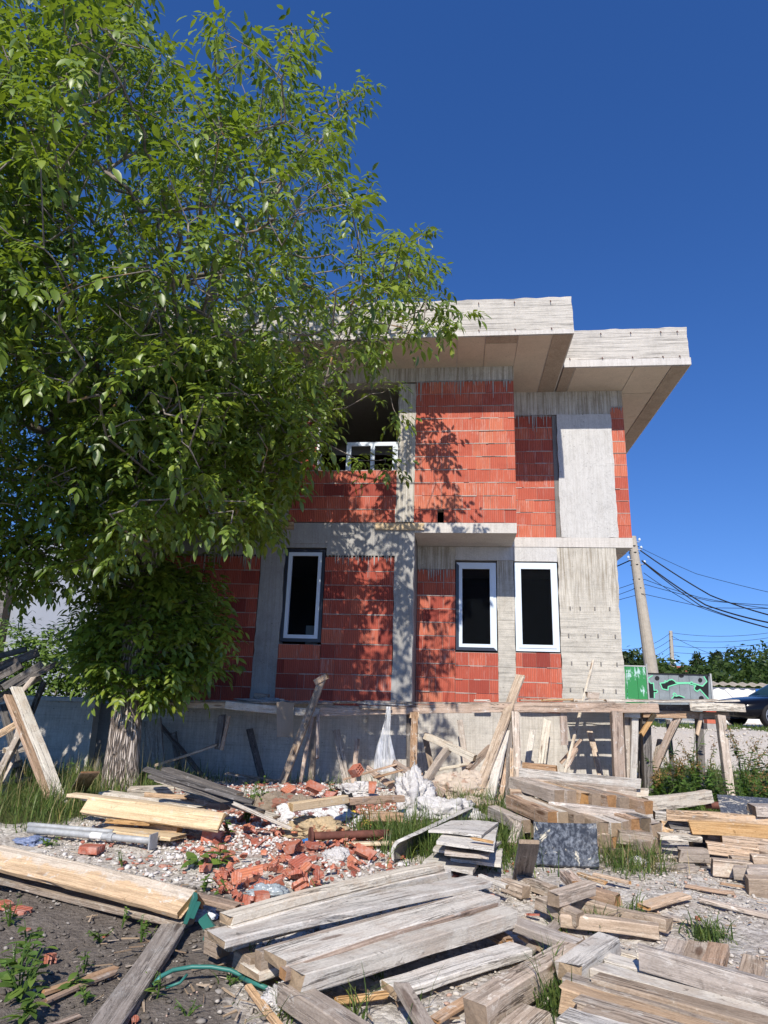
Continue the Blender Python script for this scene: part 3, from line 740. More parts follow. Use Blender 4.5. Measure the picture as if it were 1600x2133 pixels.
def low_points(n):
    out = []; tot = 0
    while tot < n:
        q = nrg.uniform(-1, 1, (6000, 3)); q = q[(q**2).sum(1) < 1]; p = np.array([-5.0, 9.3, 4.7]) + q*np.array([3.7, 2.2, 2.5])
        x, y, c = project(p); zs = p[:, 2]-.84*(9.6-p[:, 1]); zw = p[:, 2]-.84*(11-p[:, 1])
        ok = inpoly(x+22, y-4, OUT) & inpoly(x+4, y+26, OUT) & inpoly(x, y, OUT) & (p[:, 2] > 2.5) & (p[:, 1]+p[:, 2]/.84 > 10.9) & ~((p[:, 0] > -5.9) & (p[:, 1] > 10.95)) & (p[:, 1] < 11.6)
        ok &= ~((np.abs(p[:, 0]-TX-.1) < .6) & (zs < 1.35) & (p[:, 1] < 9.6)) & ~((p[:, 0] < -5) & (p[:, 0] > -6.9) & (zw < .7))
        zl = p[:, 2]-.84*(13.6-p[:, 1]); ok &= ~((p[:, 0] < -6.1) & (zl < 2.6) & (zl > .3))
        p = p[ok]; out.append(p); tot += len(p)
    return np.concatenate(out)[:n]
def front_points(n, c0=(-4.9, 6.2, 7.0), rd=(3.0, 1.7, 2.3)):
    q = nrg.uniform(-1, 1, (n*6, 3)); q = q[(q**2).sum(1) < 1]; p = np.array(c0) + q*np.array(rd); x, y, c = project(p)
    p = p[inpoly(x+22, y-4, OUT) & inpoly(x, y-25, OUT) & (c > 3.9) & (p[:, 1]+p[:, 2]/.84 > 11.4) & ~((p[:, 0] < -6.1) & (p[:, 2]-.84*(13.6-p[:, 1]) < 2.4))]; return p[:n]
CP = np.concatenate([CP, low_points(2100), front_points(170), front_points(420, (-6.3, 6.0, 6.5), (2.2, 1.5, 2.0))])
EX = [(765, 820, 9.5), (800, 818, 9.5), (822, 862, 9.5), (748, 955, 9.4), (795, 950, 9.4), (812, 962, 9.4), (700, 232, 8.8), (735, 215, 8.8), (752, 196, 8.8), (712, 190, 8.8), (705, 275, 8.8), (930, 635, 8.5), (950, 655, 8.5), (965, 668, 8.5), (885, 560, 8.5), (870, 505, 8.5), (840, 492, 8.5), (762, 405, 8.7), (755, 440, 8.7), (640, 50, 8.6), (600, 60, 8.6), (628, 110, 8.6), (470, 60, 8.6), (640, 215, 8.8)]
CP = np.concatenate([CP, np.array([A(*e_) + unit(1)[0]*.1 for e_ in EX for _ in range(2)])])
N_, par_, n0s = grow(CP, seeds)
rad_, kids_ = limbs(N_, par_)
lm = limb_mesh(N_, par_, rad_, kids_)
part(lm, 'limbs', LIMB, wt, smooth=True)
tips = []; dirs = []
for i in range(len(N_)):
    if i >= n0s and (not kids_[i] or (rad_[i] < .03 and nrg.random() < .50)):
        tips.append(N_[i]); d = N_[i]-N_[par_[i]]; dirs.append(d/max(np.linalg.norm(d), 1e-4))
P_, D_, N2_, S_, T_ = compound(tips, dirs, (4, 6), .128, .38, 1.0)
vv, ff = leaves(P_, D_, N2_, S_)
npmesh('crown', vv, ff, LEAF, np.repeat(T_, len(LFc)), smooth=True, parent=wt, loc=parent_world(wt))
open('/tmp/leafinfo','w').write('%d leaflets %d tips %d nodes'%(len(P_), len(tips), len(N_)))
# suckers round the trunk: low leafy shoots
sh = []; sd = []; smb = MB()
for k in range(290):
    for _ in range(60):
        q_ = unit(1)[0]*nrg.uniform(.2, 1)**.4; p1 = np.array([-4.65, 9.9, 2.2])+q_*np.array([1.3, .85, 1.3])
        x_, y_, c_ = project(p1[None]); zs = p1[2]-.84*(9.6-p1[1])
        if p1[1] < 10.95 and inpoly(x_, y_, [(140, 1230), (160, 1370), (215, 1432), (330, 1450), (440, 1430), (480, 1330), (440, 1230), (470, 1130), (300, 1100)])[0] and not (p1[1] < 9.75 and abs(p1[0]-TX-.1) < .5 and zs < 1.3 and (p1[2] < 1.25 or nrg.random() > .6)): break
    t_i = min(range(1, len(tp)), key=lambda i: abs(tp[i][2]-(p1[2]-.35))); p0 = np.array(tp[t_i]); d = p1-p0; L = np.linalg.norm(d); d /= max(L, .05)
    pts = [p0+(p1-p0)*s_/5+np.array([0, 0, .10*L*math.sin(math.pi*s_/5)])+unit(1)[0]*.025 for s_ in range(6)]
    smb.tube(pts, [.011, .010, .008, .007, .005, .003], 4, cap=False)
    for s_ in (3, 4, 5): sh.append(pts[s_]); sd.append(d + unit(1)[0]*.5)
part(smb, 'shoots', LIMB, wt)
P_, D_, N2_, S_, T_ = compound(sh, sd, (2, 4), .13, .35)
vv, ff = leaves(P_, D_, N2_, S_); npmesh('shoot_foliage', vv, ff, LEAF, np.clip(np.repeat(T_, len(LFc))+.15, 0, 1), smooth=True, parent=wt, loc=parent_world(wt))
# ---------------------------------------------------------------- background on the right
def leaf_ball(center, rad, n, size, seed=0, lump=1.):
    q = nrg.normal(size=(n, 3)); q /= np.linalg.norm(q, axis=1, keepdims=True)
    r_ = nrg.uniform(.35, 1, n)**.5
    p = q*r_[:, None]
    k = np.array([1+.34*lump*mnoise.noise(Vector(a)*1.7+Vector((seed*3.1, 0, seed))) + .2*lump*mnoise.noise(Vector(a)*4+Vector((seed, 5, 0))) for a in q])
    keep = np.array([mnoise.noise(Vector(a)*2.6+Vector((seed, seed*2, 7))) for a in p]) > -.28
    p = (p*k[:, None]*np.array(rad))[keep]; q = q[keep]; m_ = len(p)
    D = unit(m_) + np.array([0, 0, -.3]); N = q + unit(m_)*.7
    return p+np.array(center), D, N, size*nrg.uniform(.6, 1.3, m_), np.clip(nrg.uniform(0, 1, m_)*.6+.4*nrg.uniform(0, 1, m_)*(p[:, 2]/rad[2]*.5+.5), 0, 1)
def far_tree(name, x, y, h, r, label, mat=LFTR, n=1500, size=.42, cone=False, group=None, crowns=None, zb=None):
    z0 = gh(x, min(y, 40)) if zb is None else zb
    e = empty(name, (x, y, z0), label, 'tree', group)
    tk_ = MB(); tk_.tube([(x, y, z0-.2), (x+.1, y, z0+h*.35), (x, y, z0+h*.8)], [.05*h**.8, .035*h**.8, .01], 8); part(tk_, 'trunk', LIMB, e)
    L = []
    if cone:
        for k in range(6): s = k/6; L.append(leaf_ball((x, y, z0+h*(.18+.75*s)), (r*(1-s)*.95+.15, r*(1-s)*.95+.15, h*.13), n//6, size, k+x))
    else:
        for k in range(7):
            a = k*2.4; d = .5*r if k else 0
            L.append(leaf_ball((x+d*math.cos(a), y+d*math.sin(a), z0+h*(.45+.4*((k*37) % 10)/10)-(.0)), (r*.6, r*.6, h*.24), n//7, size, k+x))
    c = [np.concatenate([l[i] for l in L]) for i in range(5)]
    vv, ff = leaves(c[0], c[1], c[2], c[3], (LPs, LFs))
    npmesh('crown', vv, ff, mat, np.repeat(c[4], len(LFs)), parent=e, loc=parent_world(e)); return e
def at(px, py, Yd): return aY(px, py, Yd)
for i, (px, pt, Yd, r, lab, mt, cn) in enumerate([
    (1318, 1352, 40, 1.5, 'dark rounded tree showing just beside the house corner above the green fence', LFDK, 0),
    (1352, 1350, 44, 1.8, 'dark tree directly behind the big concrete utility pole', LFTR, 0),
    (1382, 1380, 38, 1.2, 'low dark bushy tree between the two utility poles', LFTR, 0),
    (1450, 1352, 52, 1.6, 'narrow pointed conifer left of the broad green trees', LFDK, 1),
    (1490, 1348, 54, 1.9, 'second pointed conifer, standing behind the broad light green tree', LFDK, 1),
    (1475, 1383, 42, 1.9, 'broad light green tree above the graffiti fence end', LFTR, 0),
    (1530, 1370, 44, 2.2, 'dense green tree over the middle of the white wall', LFTR, 0),
    (1560, 1350, 50, 2.4, 'tall dark tree rising behind the dense green tree', LFDK, 0),
    (1600, 1345, 46, 2.6, 'big dark tree above the black car', LFTR, 0),
    (1680, 1330, 48, 3.0, 'dark tree at the picture edge behind the car roof', LFTR, 0)]):
    p = at(px, pt, Yd); z0 = gh(p.x, 40); far_tree('conifer_tree' if cn else 'leafy_tree', p.x, p.y, p.z-z0, r*(.75 if cn else 1), lab, mt, 1700, .36, bool(cn), 'trees behind the white wall')
# fences
def peel():
    t = NT('green_peeling_paint', .6, .3); n = t.noise(2.2, 6, .7, t.map((2.5, 1, .8))); n2 = t.noise(9, 4, .7)
    cc = t.mix(t.ramp(t.math('ADD', t.math('MULTIPLY', n, .8), t.math('MULTIPLY', n2, .25)), [(.57, 0.), (.61, 1.)]), (.03, .22, .07), (.40, .56, .56)); t.color(cc); return t.m
PEEL = peel()
gz = .70
a = at(1296, 1388, 22); b = at(1345, 1391, 22)
gf = empty('green_sheet_fence', (a.x, 22, gz), 'green metal sheet fence with peeling paint beside the house corner', 'fence')
mb = MB(); x = a.x-2.2
while x < b.x-.01:
    w = min(.33, b.x-x); mb.box(x+.004, x+w-.004, 22, 22.02, gz-.1, a.z); x += w
part(mb, 'sheet_panel', PEEL, gf); mb = MB(); mb.box(a.x-2.2, b.x, 21.995, 22.03, a.z+.002, a.z+.04); part(mb, 'top_rail', STE, gf)
mb = MB(); mb.tube([(b.x+.03, 22, gz-.1), (b.x+.03, 22, a.z+.1)], .025, 8); part(mb, 'post', STE, gf)
GRAF = M('grey_painted_boards', (.20, .23, .25), .7, .2, var=.3, sc=3)
GBLK = M('black_spray_paint', (.014, .015, .018), .7, .2); GGRN = M('mint_spray_paint', (.16, .58, .34), .7, .2, var=.05)
a = at(1349, 1404, 22.1); b = at(1478, 1407, 22.1); ztop = (a.z+b.z)/2
ff_ = empty('graffiti_fence', (a.x, 22.1, gz), 'grey board fence sprayed with black and mint green graffiti', 'fence')
mb = MB(); x = a.x; nb_ = 6; w = (b.x-a.x)/nb_
for k in range(nb_): mb.box(x+.004, x+w-.004, 22.1, 22.12, gz+.15, ztop); x += w
part(mb, 'board_panel', GRAF, ff_)
mb = MB(); mb.box(a.x, b.x, 22.07, 22.14, ztop+.002, ztop+.035); part(mb, 'top_rail', GBLK, ff_)
for xx in (a.x-.03, b.x+.03): mb = MB(); mb.box(xx-.025, xx+.025, 22.08, 22.13, gz-.1, ztop+.06); part(mb, 'post', STE, ff_)
def gp(zx, zy, d=0): p = at(1300+zx/8.421, 1385+zy/8.421, 22.1); return Vector((p.x, 22.1-d, p.z))
def flatpoly(pts, d):
    q = [gp(x, y) for x, y in pts]; mb_ = MB()
    mb_.prism([(p.x, p.z) for p in q], 22.1-d, 22.1-d+.002); return mb_
def stroke(mb_, pts, w, d):
    q = [gp(x, y) for x, y in pts]
    for s, e in zip(q[:-1], q[1:]):
        dx, dz = e.x-s.x, e.z-s.z; L = math.hypot(dx, dz) or 1; nx, nz = -dz/L*w, dx/L*w; ex, ez = dx/L*w*.5, dz/L*w*.5
        mb_.prism([(s.x-ex+nx, s.z-ez+nz), (s.x-ex-nx, s.z-ez-nz), (e.x+ex-nx, e.z+ez-nz), (e.x+ex+nx, e.z+ez+nz)], 22.1-d, 22.1-d+.002)
        d += .0002
arm = [(630, 320), (720, 310), (715, 275), (745, 295), (790, 265), (840, 255), (890, 285), (910, 310), (1150, 312), (1185, 298), (1205, 320), (1375, 372), (1450, 290), (1400, 205), (1482, 195), (1482, 600), (1330, 430), (1280, 465), (1235, 435), (1228, 395), (1255, 365), (1120, 322), (940, 330), (775, 380), (768, 440), (710, 430), (670, 420)]
part(flatpoly(arm, .004), 'black_patch', GBLK, ff_)
part(flatpoly([(415, 300), (460, 330), (515, 320), (525, 440), (570, 445), (580, 480), (530, 490), (530, 580), (415, 580)], .004), 'black_patch', GBLK, ff_)
part(flatpoly([(840, 590), (880, 540), (920, 545), (1000, 550), (1050, 590)], .004), 'black_patch', GBLK, ff_)
for cx, cy, rx, ry in ((580, 235, 42, 42), (1335, 270, 38, 42), (1355, 590, 45, 48), (1005, 195, 45, 30)):
    part(flatpoly([(cx+rx*math.cos(k*.5236), cy+ry*math.sin(k*.5236)) for k in range(12)][::-1], .004), 'black_spot', GBLK, ff_)
mb = MB(); stroke(mb, arm[:14], .017, .008); stroke(mb, arm[15:]+[arm[0]], .017, .012); part(mb, 'mint_outline', GGRN, ff_)
mb = MB(); stroke(mb, [(500, 185), (420, 235), (440, 290), (470, 325), (515, 318), (525, 445), (570, 440), (590, 470), (560, 490), (530, 485), (530, 580)], .015, .008); part(mb, 'mint_outline', GGRN, ff_)
mb = MB(); stroke(mb, [(835, 590), (880, 540), (855, 515), (880, 490), (915, 515), (905, 550), (960, 535), (1060, 570)], .015, .008); part(mb, 'mint_outline', GGRN, ff_)
# white wall with corrugated roof edge
a = at(1478, 1424, 26); wz = a.z
ww = empty('white_wall', (a.x+3, 26, .6), 'white rendered wall with a corrugated capping behind the black car', 'wall')
mb = MB()
for k in range(5): mb.box(a.x-.5+k*2.45, a.x-.5+(k+1)*2.45-.02, 26, 26.2, .4, wz-.12)
part(mb, 'wall', WHT, ww)
mb = MB(); n = 140; top_ = []
for i in range(n+1): x = a.x-.5+12.2*i/n; top_.append((x, wz-.03+.035*math.sin(i*1.6)))
mb.add([(x, 25.85, z) for x, z in top_]+[(x, 26.4, z+.10) for x, z in top_]+[(x, 25.85, z-.02) for x, z in top_], [(i, i+1, n+2+i, n+1+i) for i in range(n)]+[(i, 2*n+2+i, 2*n+3+i, i+1) for i in range(n)])
part(mb, 'corrugated_cap', M('fibre_cement', (.36, .32, .26), .9, .1, var=.2, sc=5), ww)
def ftext(body, name, mat, loc, size, parent=None, label=None):
    cu = bpy.data.curves.new(name, 'FONT'); cu.body = body; cu.size = size; cu.extrude = .002; cu.align_x = 'CENTER'; cu.align_y = 'CENTER'
    o_ = bpy.data.objects.new(name, cu); me = bpy.data.meshes.new_from_object(o_); bpy.data.objects.remove(o_)
    o = bpy.data.objects.new(name, me); col.objects.link(o); me.materials.append(mat); o.rotation_euler = (R(90), 0, 0)
    if parent: o.parent = parent; o.location = Vector(loc)-parent_world(parent)
    else: o.location = loc
    return o
a = at(1575, 1435, 25.9); b = at(1613, 1446, 25.9)
sg = empty('street_sign', ((a.x+b.x)/2, 25.95, b.z), 'small blue sign with two lines of white lettering on the white wall', 'sign')
mb = MB(); mb.box(a.x, b.x, 25.93, 25.96, b.z, a.z); part(mb, 'sign_plate', M('sign_blue', (.015, .12, .45), .5, .4, var=.02), sg)
SGW = M('sign_white', (.8, .8, .8), .5, .3, var=.02)
zc = (a.z+b.z)/2; hh = a.z-b.z
ftext('p-n Frage Gerene', 'lettering', SGW, ((a.x+b.x)/2, 25.925, zc+hh*.2), hh*.36, sg); ftext('Rod Nuevita 10', 'lettering', SGW, ((a.x+b.x)/2, 25.925, zc-hh*.22), hh*.36, sg)
# red roofed house far off
a = at(1404, 1409, 62); b = at(1432, 1399, 62)
fh = empty('distant_house', ((a.x+b.x)/2, 63, .6), 'distant house with a low red tiled roof seen over the graffiti fence', 'house')
mb = MB(); mb.box(a.x, b.x+.5, 62, 68, 0, a.z); part(mb, 'wall', WHT, fh)
mb = MB(); mb.prism([(61.6, a.z), (65, b.z+.6), (68.4, a.z)], a.x-.3, b.x+.8, axis='x'); part(mb, 'roof', M('red_roof_tiles', (.33, .10, .06), .9, .1, var=.2, sc=3), fh)
# poles and cables
PCON = M('pole_concrete', (.40, .36, .30), .9, .15, var=.15, sc=8, bump=.3)
a = at(1362, 1430, 24); b = at(1316, 1118, 24)
up_ = empty('utility_pole', (a.x, 24, .7), 'thick leaning concrete utility pole beside the house corner', 'utility pole')
base = a + (a-b)*((a.z-.5)/(b.z-a.z)); mb = MB(); mb.tube([base, a, (a+b)/2, b], [.235, .225, .185, .15], 16); part(mb, 'pole', PCON, up_)
def onp(f_): return a + (b-a)*f_
for f_ in (.93, .885, .80, .70, .64):
    c = onp(f_); mb = MB(); mb.tube([c+Vector((-.19, -.0, 0)), c+Vector((0, -.19, 0)), c+Vector((.19, 0, 0)), c+Vector((0, .19, 0)), c+Vector((-.19, 0, .001))], .014, 6); part(mb, 'clamp_band', BLA, up_)
for f_, sx in ((.955, .22), (.90, .24), (.90, -.24), (.83, -.26), (.80, .28)):
    c = onp(f_)+Vector((sx, -.1, .02)); mb = MB(); mb.tube([c-Vector((sx*.6, 0, 0)), c, c+Vector((0, 0, .06))], .015, 6); br = part(mb, 'bracket', STE, up_)
    mb = MB(); mb.tube([c+Vector((0, 0, .05)), c+Vector((0, 0, .09)), c+Vector((0, 0, .14))], [.035, .05, .02], 8); part(mb, 'insulator', PVC, br)
a2 = at(1402, 1412, 45); b2 = at(1397, 1314, 45)
up2 = empty('utility_pole', (a2.x, 45, .7), 'thin far utility pole with a white meter box over the graffiti fence', 'utility pole')
mb = MB(); mb.tube([(a2.x, 45, .5), a2, b2], [.16, .15, .11], 10); part(mb, 'pole', PCON, up2)
c = at(1403, 1377, 44.8); mb = MB(); mb.box(c.x-.11, c.x+.11, 44.7, 44.88, c.z-.12, c.z+.12); part(mb, 'meter_box', PVC, up2)
def cable(pts, r, label, grp='overhead cables between the poles', sag=0):
    mb_ = MB(); P2 = []
    pts = [Vector(p) for p in pts]
    for s, e in zip(pts[:-1], pts[1:]):
        for k in range(12): u = k/12; P2.append(s+(e-s)*u - Vector((0, 0, 4*sag*u*(1-u))))
    P2.append(pts[-1]); mb_.tube(P2, r, 5); o = mb_.build('overhead_cable', BLA); tag(o, label, 'cable', grp); return o
q = lambda f_: onp(f_)+Vector((.2, -.1, 0))
cable([q(.90), at(1480, 1240, 22.5), at(1630, 1288, 20)], .022, 'upper thick black cable sagging right from the big pole', sag=.05)
cable([q(.83), at(1470, 1260, 22.5), at(1630, 1302, 20)], .024, 'middle thick black cable sagging right from the big pole', sag=.06)
cable([q(.825), at(1460, 1262, 22.6), at(1630, 1315, 20)], .018, 'lower thick black cable sagging right from the big pole', sag=.05)
cable([q(.92), at(1450, 1195, 22.5), at(1630, 1240, 20)], .008, 'thin topmost wire running right from the big pole', sag=.02)
cable([q(.745), at(1450, 1262, 23), at(1640, 1318, 21)], .011, 'thin wire crossing below the thick cables', sag=.05)
cable([at(1240, 1255, 26), q(.665), at(1480, 1252, 23), at(1640, 1262, 21)], .010, 'nearly level wire crossing the big pole at mid height', sag=.02)
cable([at(1240, 1240, 26), q(.70), at(1460, 1245, 23), at(1640, 1272, 21)], .010, 'wire sagging just above the level wire', sag=.03)
cable([at(1240, 1263, 26), onp(.60)+Vector((0, -.2, 0)), at(1470, 1266, 24), at(1640, 1268, 22)], .010, 'lowest straight wire passing in front of the big pole')
cable([at(1240, 1200, 26), onp(.83)+Vector((-.2, -.1, 0))], .022, 'thick black cable from the big pole to behind the house')
for k, (yl, yr) in enumerate(((1352, 1302), (1362, 1316), (1378, 1322), (1388, 1336))):
    t0 = b2 + (a2-b2)*(.04+.14*k)
    cable([at(1290, yl, 40), t0, at(1660, 1300+k*9+8, 42)], .013, ['topmost', 'second', 'third', 'lowest'][k]+' thin wire strung from the thin far pole', sag=.35)
cable([b2+(a2-b2)*.1, at(1500, 1368, 40), at(1660, 1352, 38)], .013, 'wire dropping right from the thin far pole over the trees', sag=.1)
# brick pier and sawhorse on the road side
a = at(1484, 1507, 19.2); rp = empty('brick_pier', (a.x, 19.2, .6), 'short red brick pier on a pale block by the road', 'pier')
mb = MB(); 
for k in range(3): mb.box(a.x-.13, a.x+.13, 19.2, 19.45, .86+k*.13, .98+k*.13, .8-.2*k)
part(mb, 'brick', BRK, rp); mb = MB(); mb.box(a.x-.14, a.x+.14, 19.19, 19.46, .55, .855); part(mb, 'block_base', CON, rp)
# black car
def local(mb_, nm, mat, parent, smooth=False):
    o_ = mb_.build(nm, mat, None, smooth=smooth); o_.parent = parent; return o_
CARP = NT('black_car_paint', .16, .22); CARP.color((.004, .0045, .007)); CARP.p.inputs['Coat Weight'].default_value = 0; CARP.p.inputs['Coat Roughness'].default_value = .05; CARP = CARP.m
CGL = NT('tinted_glass', .05, .5); CGL.color((.02, .05, .055)); CGL = CGL.m
CHR = M('alloy', (.55, .56, .58), .3, .5, metal=.8, var=.05)
cx0 = at(1597, 1490, 21.0); CZ0 = gh(cx0.x, 21)-.0
car = empty('parked_car', (cx0.x, 21.9, CZ0), 'shiny black car parked in front of the white wall', 'car', rz=R(12))
def loft(st, n=20, sq=3.2):
    mb_ = MB(); vs = []
    for (x, zb, zt, hw) in st:
        for k in range(n):
            th = 2*math.pi*k/n; c, s = math.cos(th), math.sin(th); p = 2/sq
            vs.append((x, hw*math.copysign(abs(c)**p, c), (zb+zt)/2+(zt-zb)/2*math.copysign(abs(s)**p, s)))
    fs = []
    for i in range(len(st)-1):
        for k in range(n): fs.append((i*n+k, (i+1)*n+k, (i+1)*n+(k+1) % n, i*n+(k+1) % n))
    fs += [tuple(range(n)), tuple(reversed(range((len(st)-1)*n, len(st)*n)))]
    mb_.add(vs, fs); return mb_
local(loft([(-.92, .42, .58, .55), (-.88, .3, .68, .74), (-.7, .24, .78, .86), (-.2, .24, .86, .92), (.5, .24, .93, .93), (1.8, .24, 1.05, .93), (2.9, .26, 1.06, .92), (3.5, .32, 1.02, .86), (3.7, .45, .9, .72)], 24, 4), 'body', CARP, car, True)
local(loft([(.45, .86, .95, .80), (1.1, .9, 1.38, .70), (1.5, .9, 1.56, .68), (2.5, .9, 1.55, .67), (3.0, .9, 1.4, .66), (3.45, .9, 1.02, .7)], 24, 3.4), 'window', CGL, car, True)
local(loft([(1.15, 1.40, 1.415, .62), (1.5, 1.55, 1.585, .64), (2.5, 1.54, 1.575, .63), (2.9, 1.44, 1.455, .6)], 20, 3), 'roof', CARP, car, True)
for wx in (0, 2.7):
    for sy in (-1, 1):
        mb = MB(); r0, r1, n = .35, .235, 32; yo, yi = sy*.95, sy*.72
        prof = [(r1, yo-sy*.02), (r1+.03, yo), (r0-.03, yo), (r0, yo-sy*.03), (r0, yi+sy*.03), (r0-.03, yi), (r1, yi)]; vs = []
        for k in range(n): th = 2*math.pi*k/n; vs += [(wx+r*math.cos(th), y_, .35+r*math.sin(th)) for r, y_ in prof]
        m_ = len(prof); mb.add(vs, [(k*m_+j, k*m_+(j+1) % m_, ((k+1) % n)*m_+(j+1) % m_, ((k+1) % n)*m_+j) for k in range(n) for j in range(m_)])
        wh = empty('wheel', (wx, sy*.95, .35), '', ''); del wh['label'], wh['category']; wh.parent = car
        tw = mb.build('tyre', BLA, None, smooth=True); tw.parent = wh; tw.location = (-wx, -sy*.95, -.35)
        mb = MB()
        for k in range(5):
            th = 2*math.pi*k/5+.3
            for dt in (-.11, .11):
                d1 = Vector((math.cos(th+dt), 0, math.sin(th+dt))); mb.tube([Vector((0, -sy*.03, 0))+d1*.04, Vector((0, -sy*.02, 0))+d1*.235], .017, 5)
        mb.tube([(.236*math.cos(2*math.pi*k/24), -sy*.02, .236*math.sin(2*math.pi*k/24)) for k in range(25)], .016, 6, cap=False)
        local(mb, 'rim', CHR, wh)
        mb = MB(); mb.tube([(0, -sy*.10, 0), (0, -sy*.08, 0)], .232, 24); local(mb, 'hub_back', BLA, wh)
LENS = NT('lamp_lens', .1, .6).color((.55, .58, .6)).m
for sy in (-.62, .62):
    mb = MB(); mb.box(-.90, -.72, sy-.14, sy+.14, .58, .66); local(mb, 'headlight', LENS, car)
mb = MB(); mb.box(-.95, -.925, -.27, .27, .46, .56); local(mb, 'number_plate', M('plate_grey', (.45, .46, .47), .6, .2, var=.02), car)
mb = MB(); mb.box(-.93, -.88, -.45, .45, .34, .42); local(mb, 'grille', BLA, car)

# ---------------------------------------------------------------- background on the left
a = at(38, 1340, 22); b = at(195, 1240, 22)
nh = empty('neighbour_house', (a.x-2, 25, 0), 'pale rendered neighbouring house half hidden behind the walnut leaves', 'house')
PAL = M('pale_render', (.30, .32, .37), .9, .1, var=.05, sc=1)
mb = MB(); mb.prism([(at(18, 1300, 22).x, -.2), (at(200, 1300, 22).x, -.2), (at(200, 1300, 22).x, at(200, 1225, 22).z), (at(100, 1300, 22).x, at(100, 1120, 22).z), (at(18, 1300, 22).x, at(18, 1120, 22).z)], 22, 29); part(mb, 'wall', PAL, nh)
mb = MB(); x0 = at(18, 1250, 21.8).x; mb.box(x0-6, x0, 21.6, 29, -.2, 5.6)
part(mb, 'dark_cladding', WD, nh)
def shrub(name, px, py, Yd, rad, label, mat, n, size, seed):
    p = at(px, py, Yd); e = empty(name, (p.x, p.y, 0), label, 'shrub')
    mb_ = MB()
    for k in range(7): an = k*.9; mb_.tube([(p.x, p.y, -.1), (p.x+.3*rad[0]*math.cos(an), p.y+.3*rad[1]*math.sin(an), p.z*.6), (p.x+.7*rad[0]*math.cos(an), p.y+.6*rad[1]*math.sin(an), p.z+.2)], [.03, .02, .006], 5)
    part(mb_, 'stem', LIMB, e)
    c = leaf_ball(p, rad, n, size, seed, 1.3); c2 = leaf_ball((p.x, p.y, p.z*.5), (rad[0]*.9, rad[1]*.9, rad[2]*.8), n//2, size, seed+4)
    c = [np.concatenate([u, w]) for u, w in zip(c, c2)]
    vv_, ff_2 = leaves(c[0], c[1]*np.array([1, 1, .4]), c[2]+np.array([0, -.4, .8]), c[3], (LPs, LFs)); npmesh('foliage', vv_, ff_2, mat, np.repeat(c[4], len(LFs)), parent=e, loc=parent_world(e))
shrub('green_shrub', 15, 1370, 13.6, (1.3, .9, .75), 'green leafy shrub behind the leaning dark planks', LFSH, 2600, .13, 1)
shrub('green_shrub', 118, 1378, 13.8, (1.1, .9, .85), 'taller green shrub in front of the pale neighbouring house', LFSH, 2600, .13, 2)
shrub('yellow_shrub', 212, 1370, 15, (.75, .8, .75), 'yellow-green shrub behind the low wall beside the walnut trunk', LFYE, 1800, .12, 3)
a = at(-60, 1452, 11.0); b = at(199, 1458, 11.0)
lw = empty('low_wall', ((a.x+b.x)/2, 11.1, 0), 'low concrete wall with a flat coping left of the walnut trunk', 'wall')
o = rough_box('wall', CPL, a.x-2, b.x, 11.0, 11.25, -.3, b.z-.04, .012, .15, lw)
mb = MB(); mb.box(a.x-2, b.x+.02, 10.96, 11.5, b.z-.037, b.z+.02); part(mb, 'coping', CPA, lw)
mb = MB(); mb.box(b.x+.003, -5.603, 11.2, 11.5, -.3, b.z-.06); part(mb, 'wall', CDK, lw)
# ---------------------------------------------------------------- timber
def beam_mesh(L, w, h, sd, ch=.006, warp=.008, split=0):
    rr = random.Random(sd); n = max(3, int(L/.14)); ch = min(ch, w*.2, h*.2)
    er = rr.choice([0, 0, .006, .018])
    base = [(-w/2+ch, -h/2), (w/2-ch, -h/2), (w/2, -h/2+ch), (w/2, h/2-ch), (w/2-ch, h/2), (-w/2+ch, h/2), (-w/2, h/2-ch), (-w/2, -h/2+ch)]
    mb = MB(); vs = []; ph = rr.uniform(0, 50); bow = rr.uniform(-.010, .010)*L; tw = rr.uniform(-.05, .05)
    for i in range(n+1):
        u = i/n; x = (u-.5)*L; s = x*2.2+ph
        oy = warp*.6*mnoise.noise(Vector((s, 1, 0))); oz = bow*(4*u*(1-u)-.5) + warp*.5*mnoise.noise(Vector((s, 7, 0))); an = tw*(u-.5)
        for k, (a, b) in enumerate(base):
            q = 1 + .05*mnoise.noise(Vector((s*2.3, k*1.7, ph)))
            if rr.random() < .06: q *= rr.uniform(.82, .95)
            a2, b2 = a*q, b*q; xx = x
            if i in (0, n): xx += rr.uniform(-.008, .008) + er*rr.uniform(-1, 1) + (.025*mnoise.noise(Vector((k*2., ph, i))))
            vs.append((xx, a2*math.cos(an)-b2*math.sin(an)+oy, a2*math.sin(an)+b2*math.cos(an)+oz))
    fs = [(i*8+k, (i+1)*8+k, (i+1)*8+(k+1) % 8, i*8+(k+1) % 8) for i in range(n) for k in range(8)]
    fs = [tuple(reversed(f)) for f in fs] + [tuple(range(8)), tuple(reversed(range(n*8, n*8+8)))]
    mb.add(vs, [tuple(reversed(f)) for f in fs]); return mb
bcount = [0]
CATS = {'beam': 'beam', 'plank': 'plank', 'batten': 'batten', 'post': 'post', 'board': 'board', 'block': 'block'}
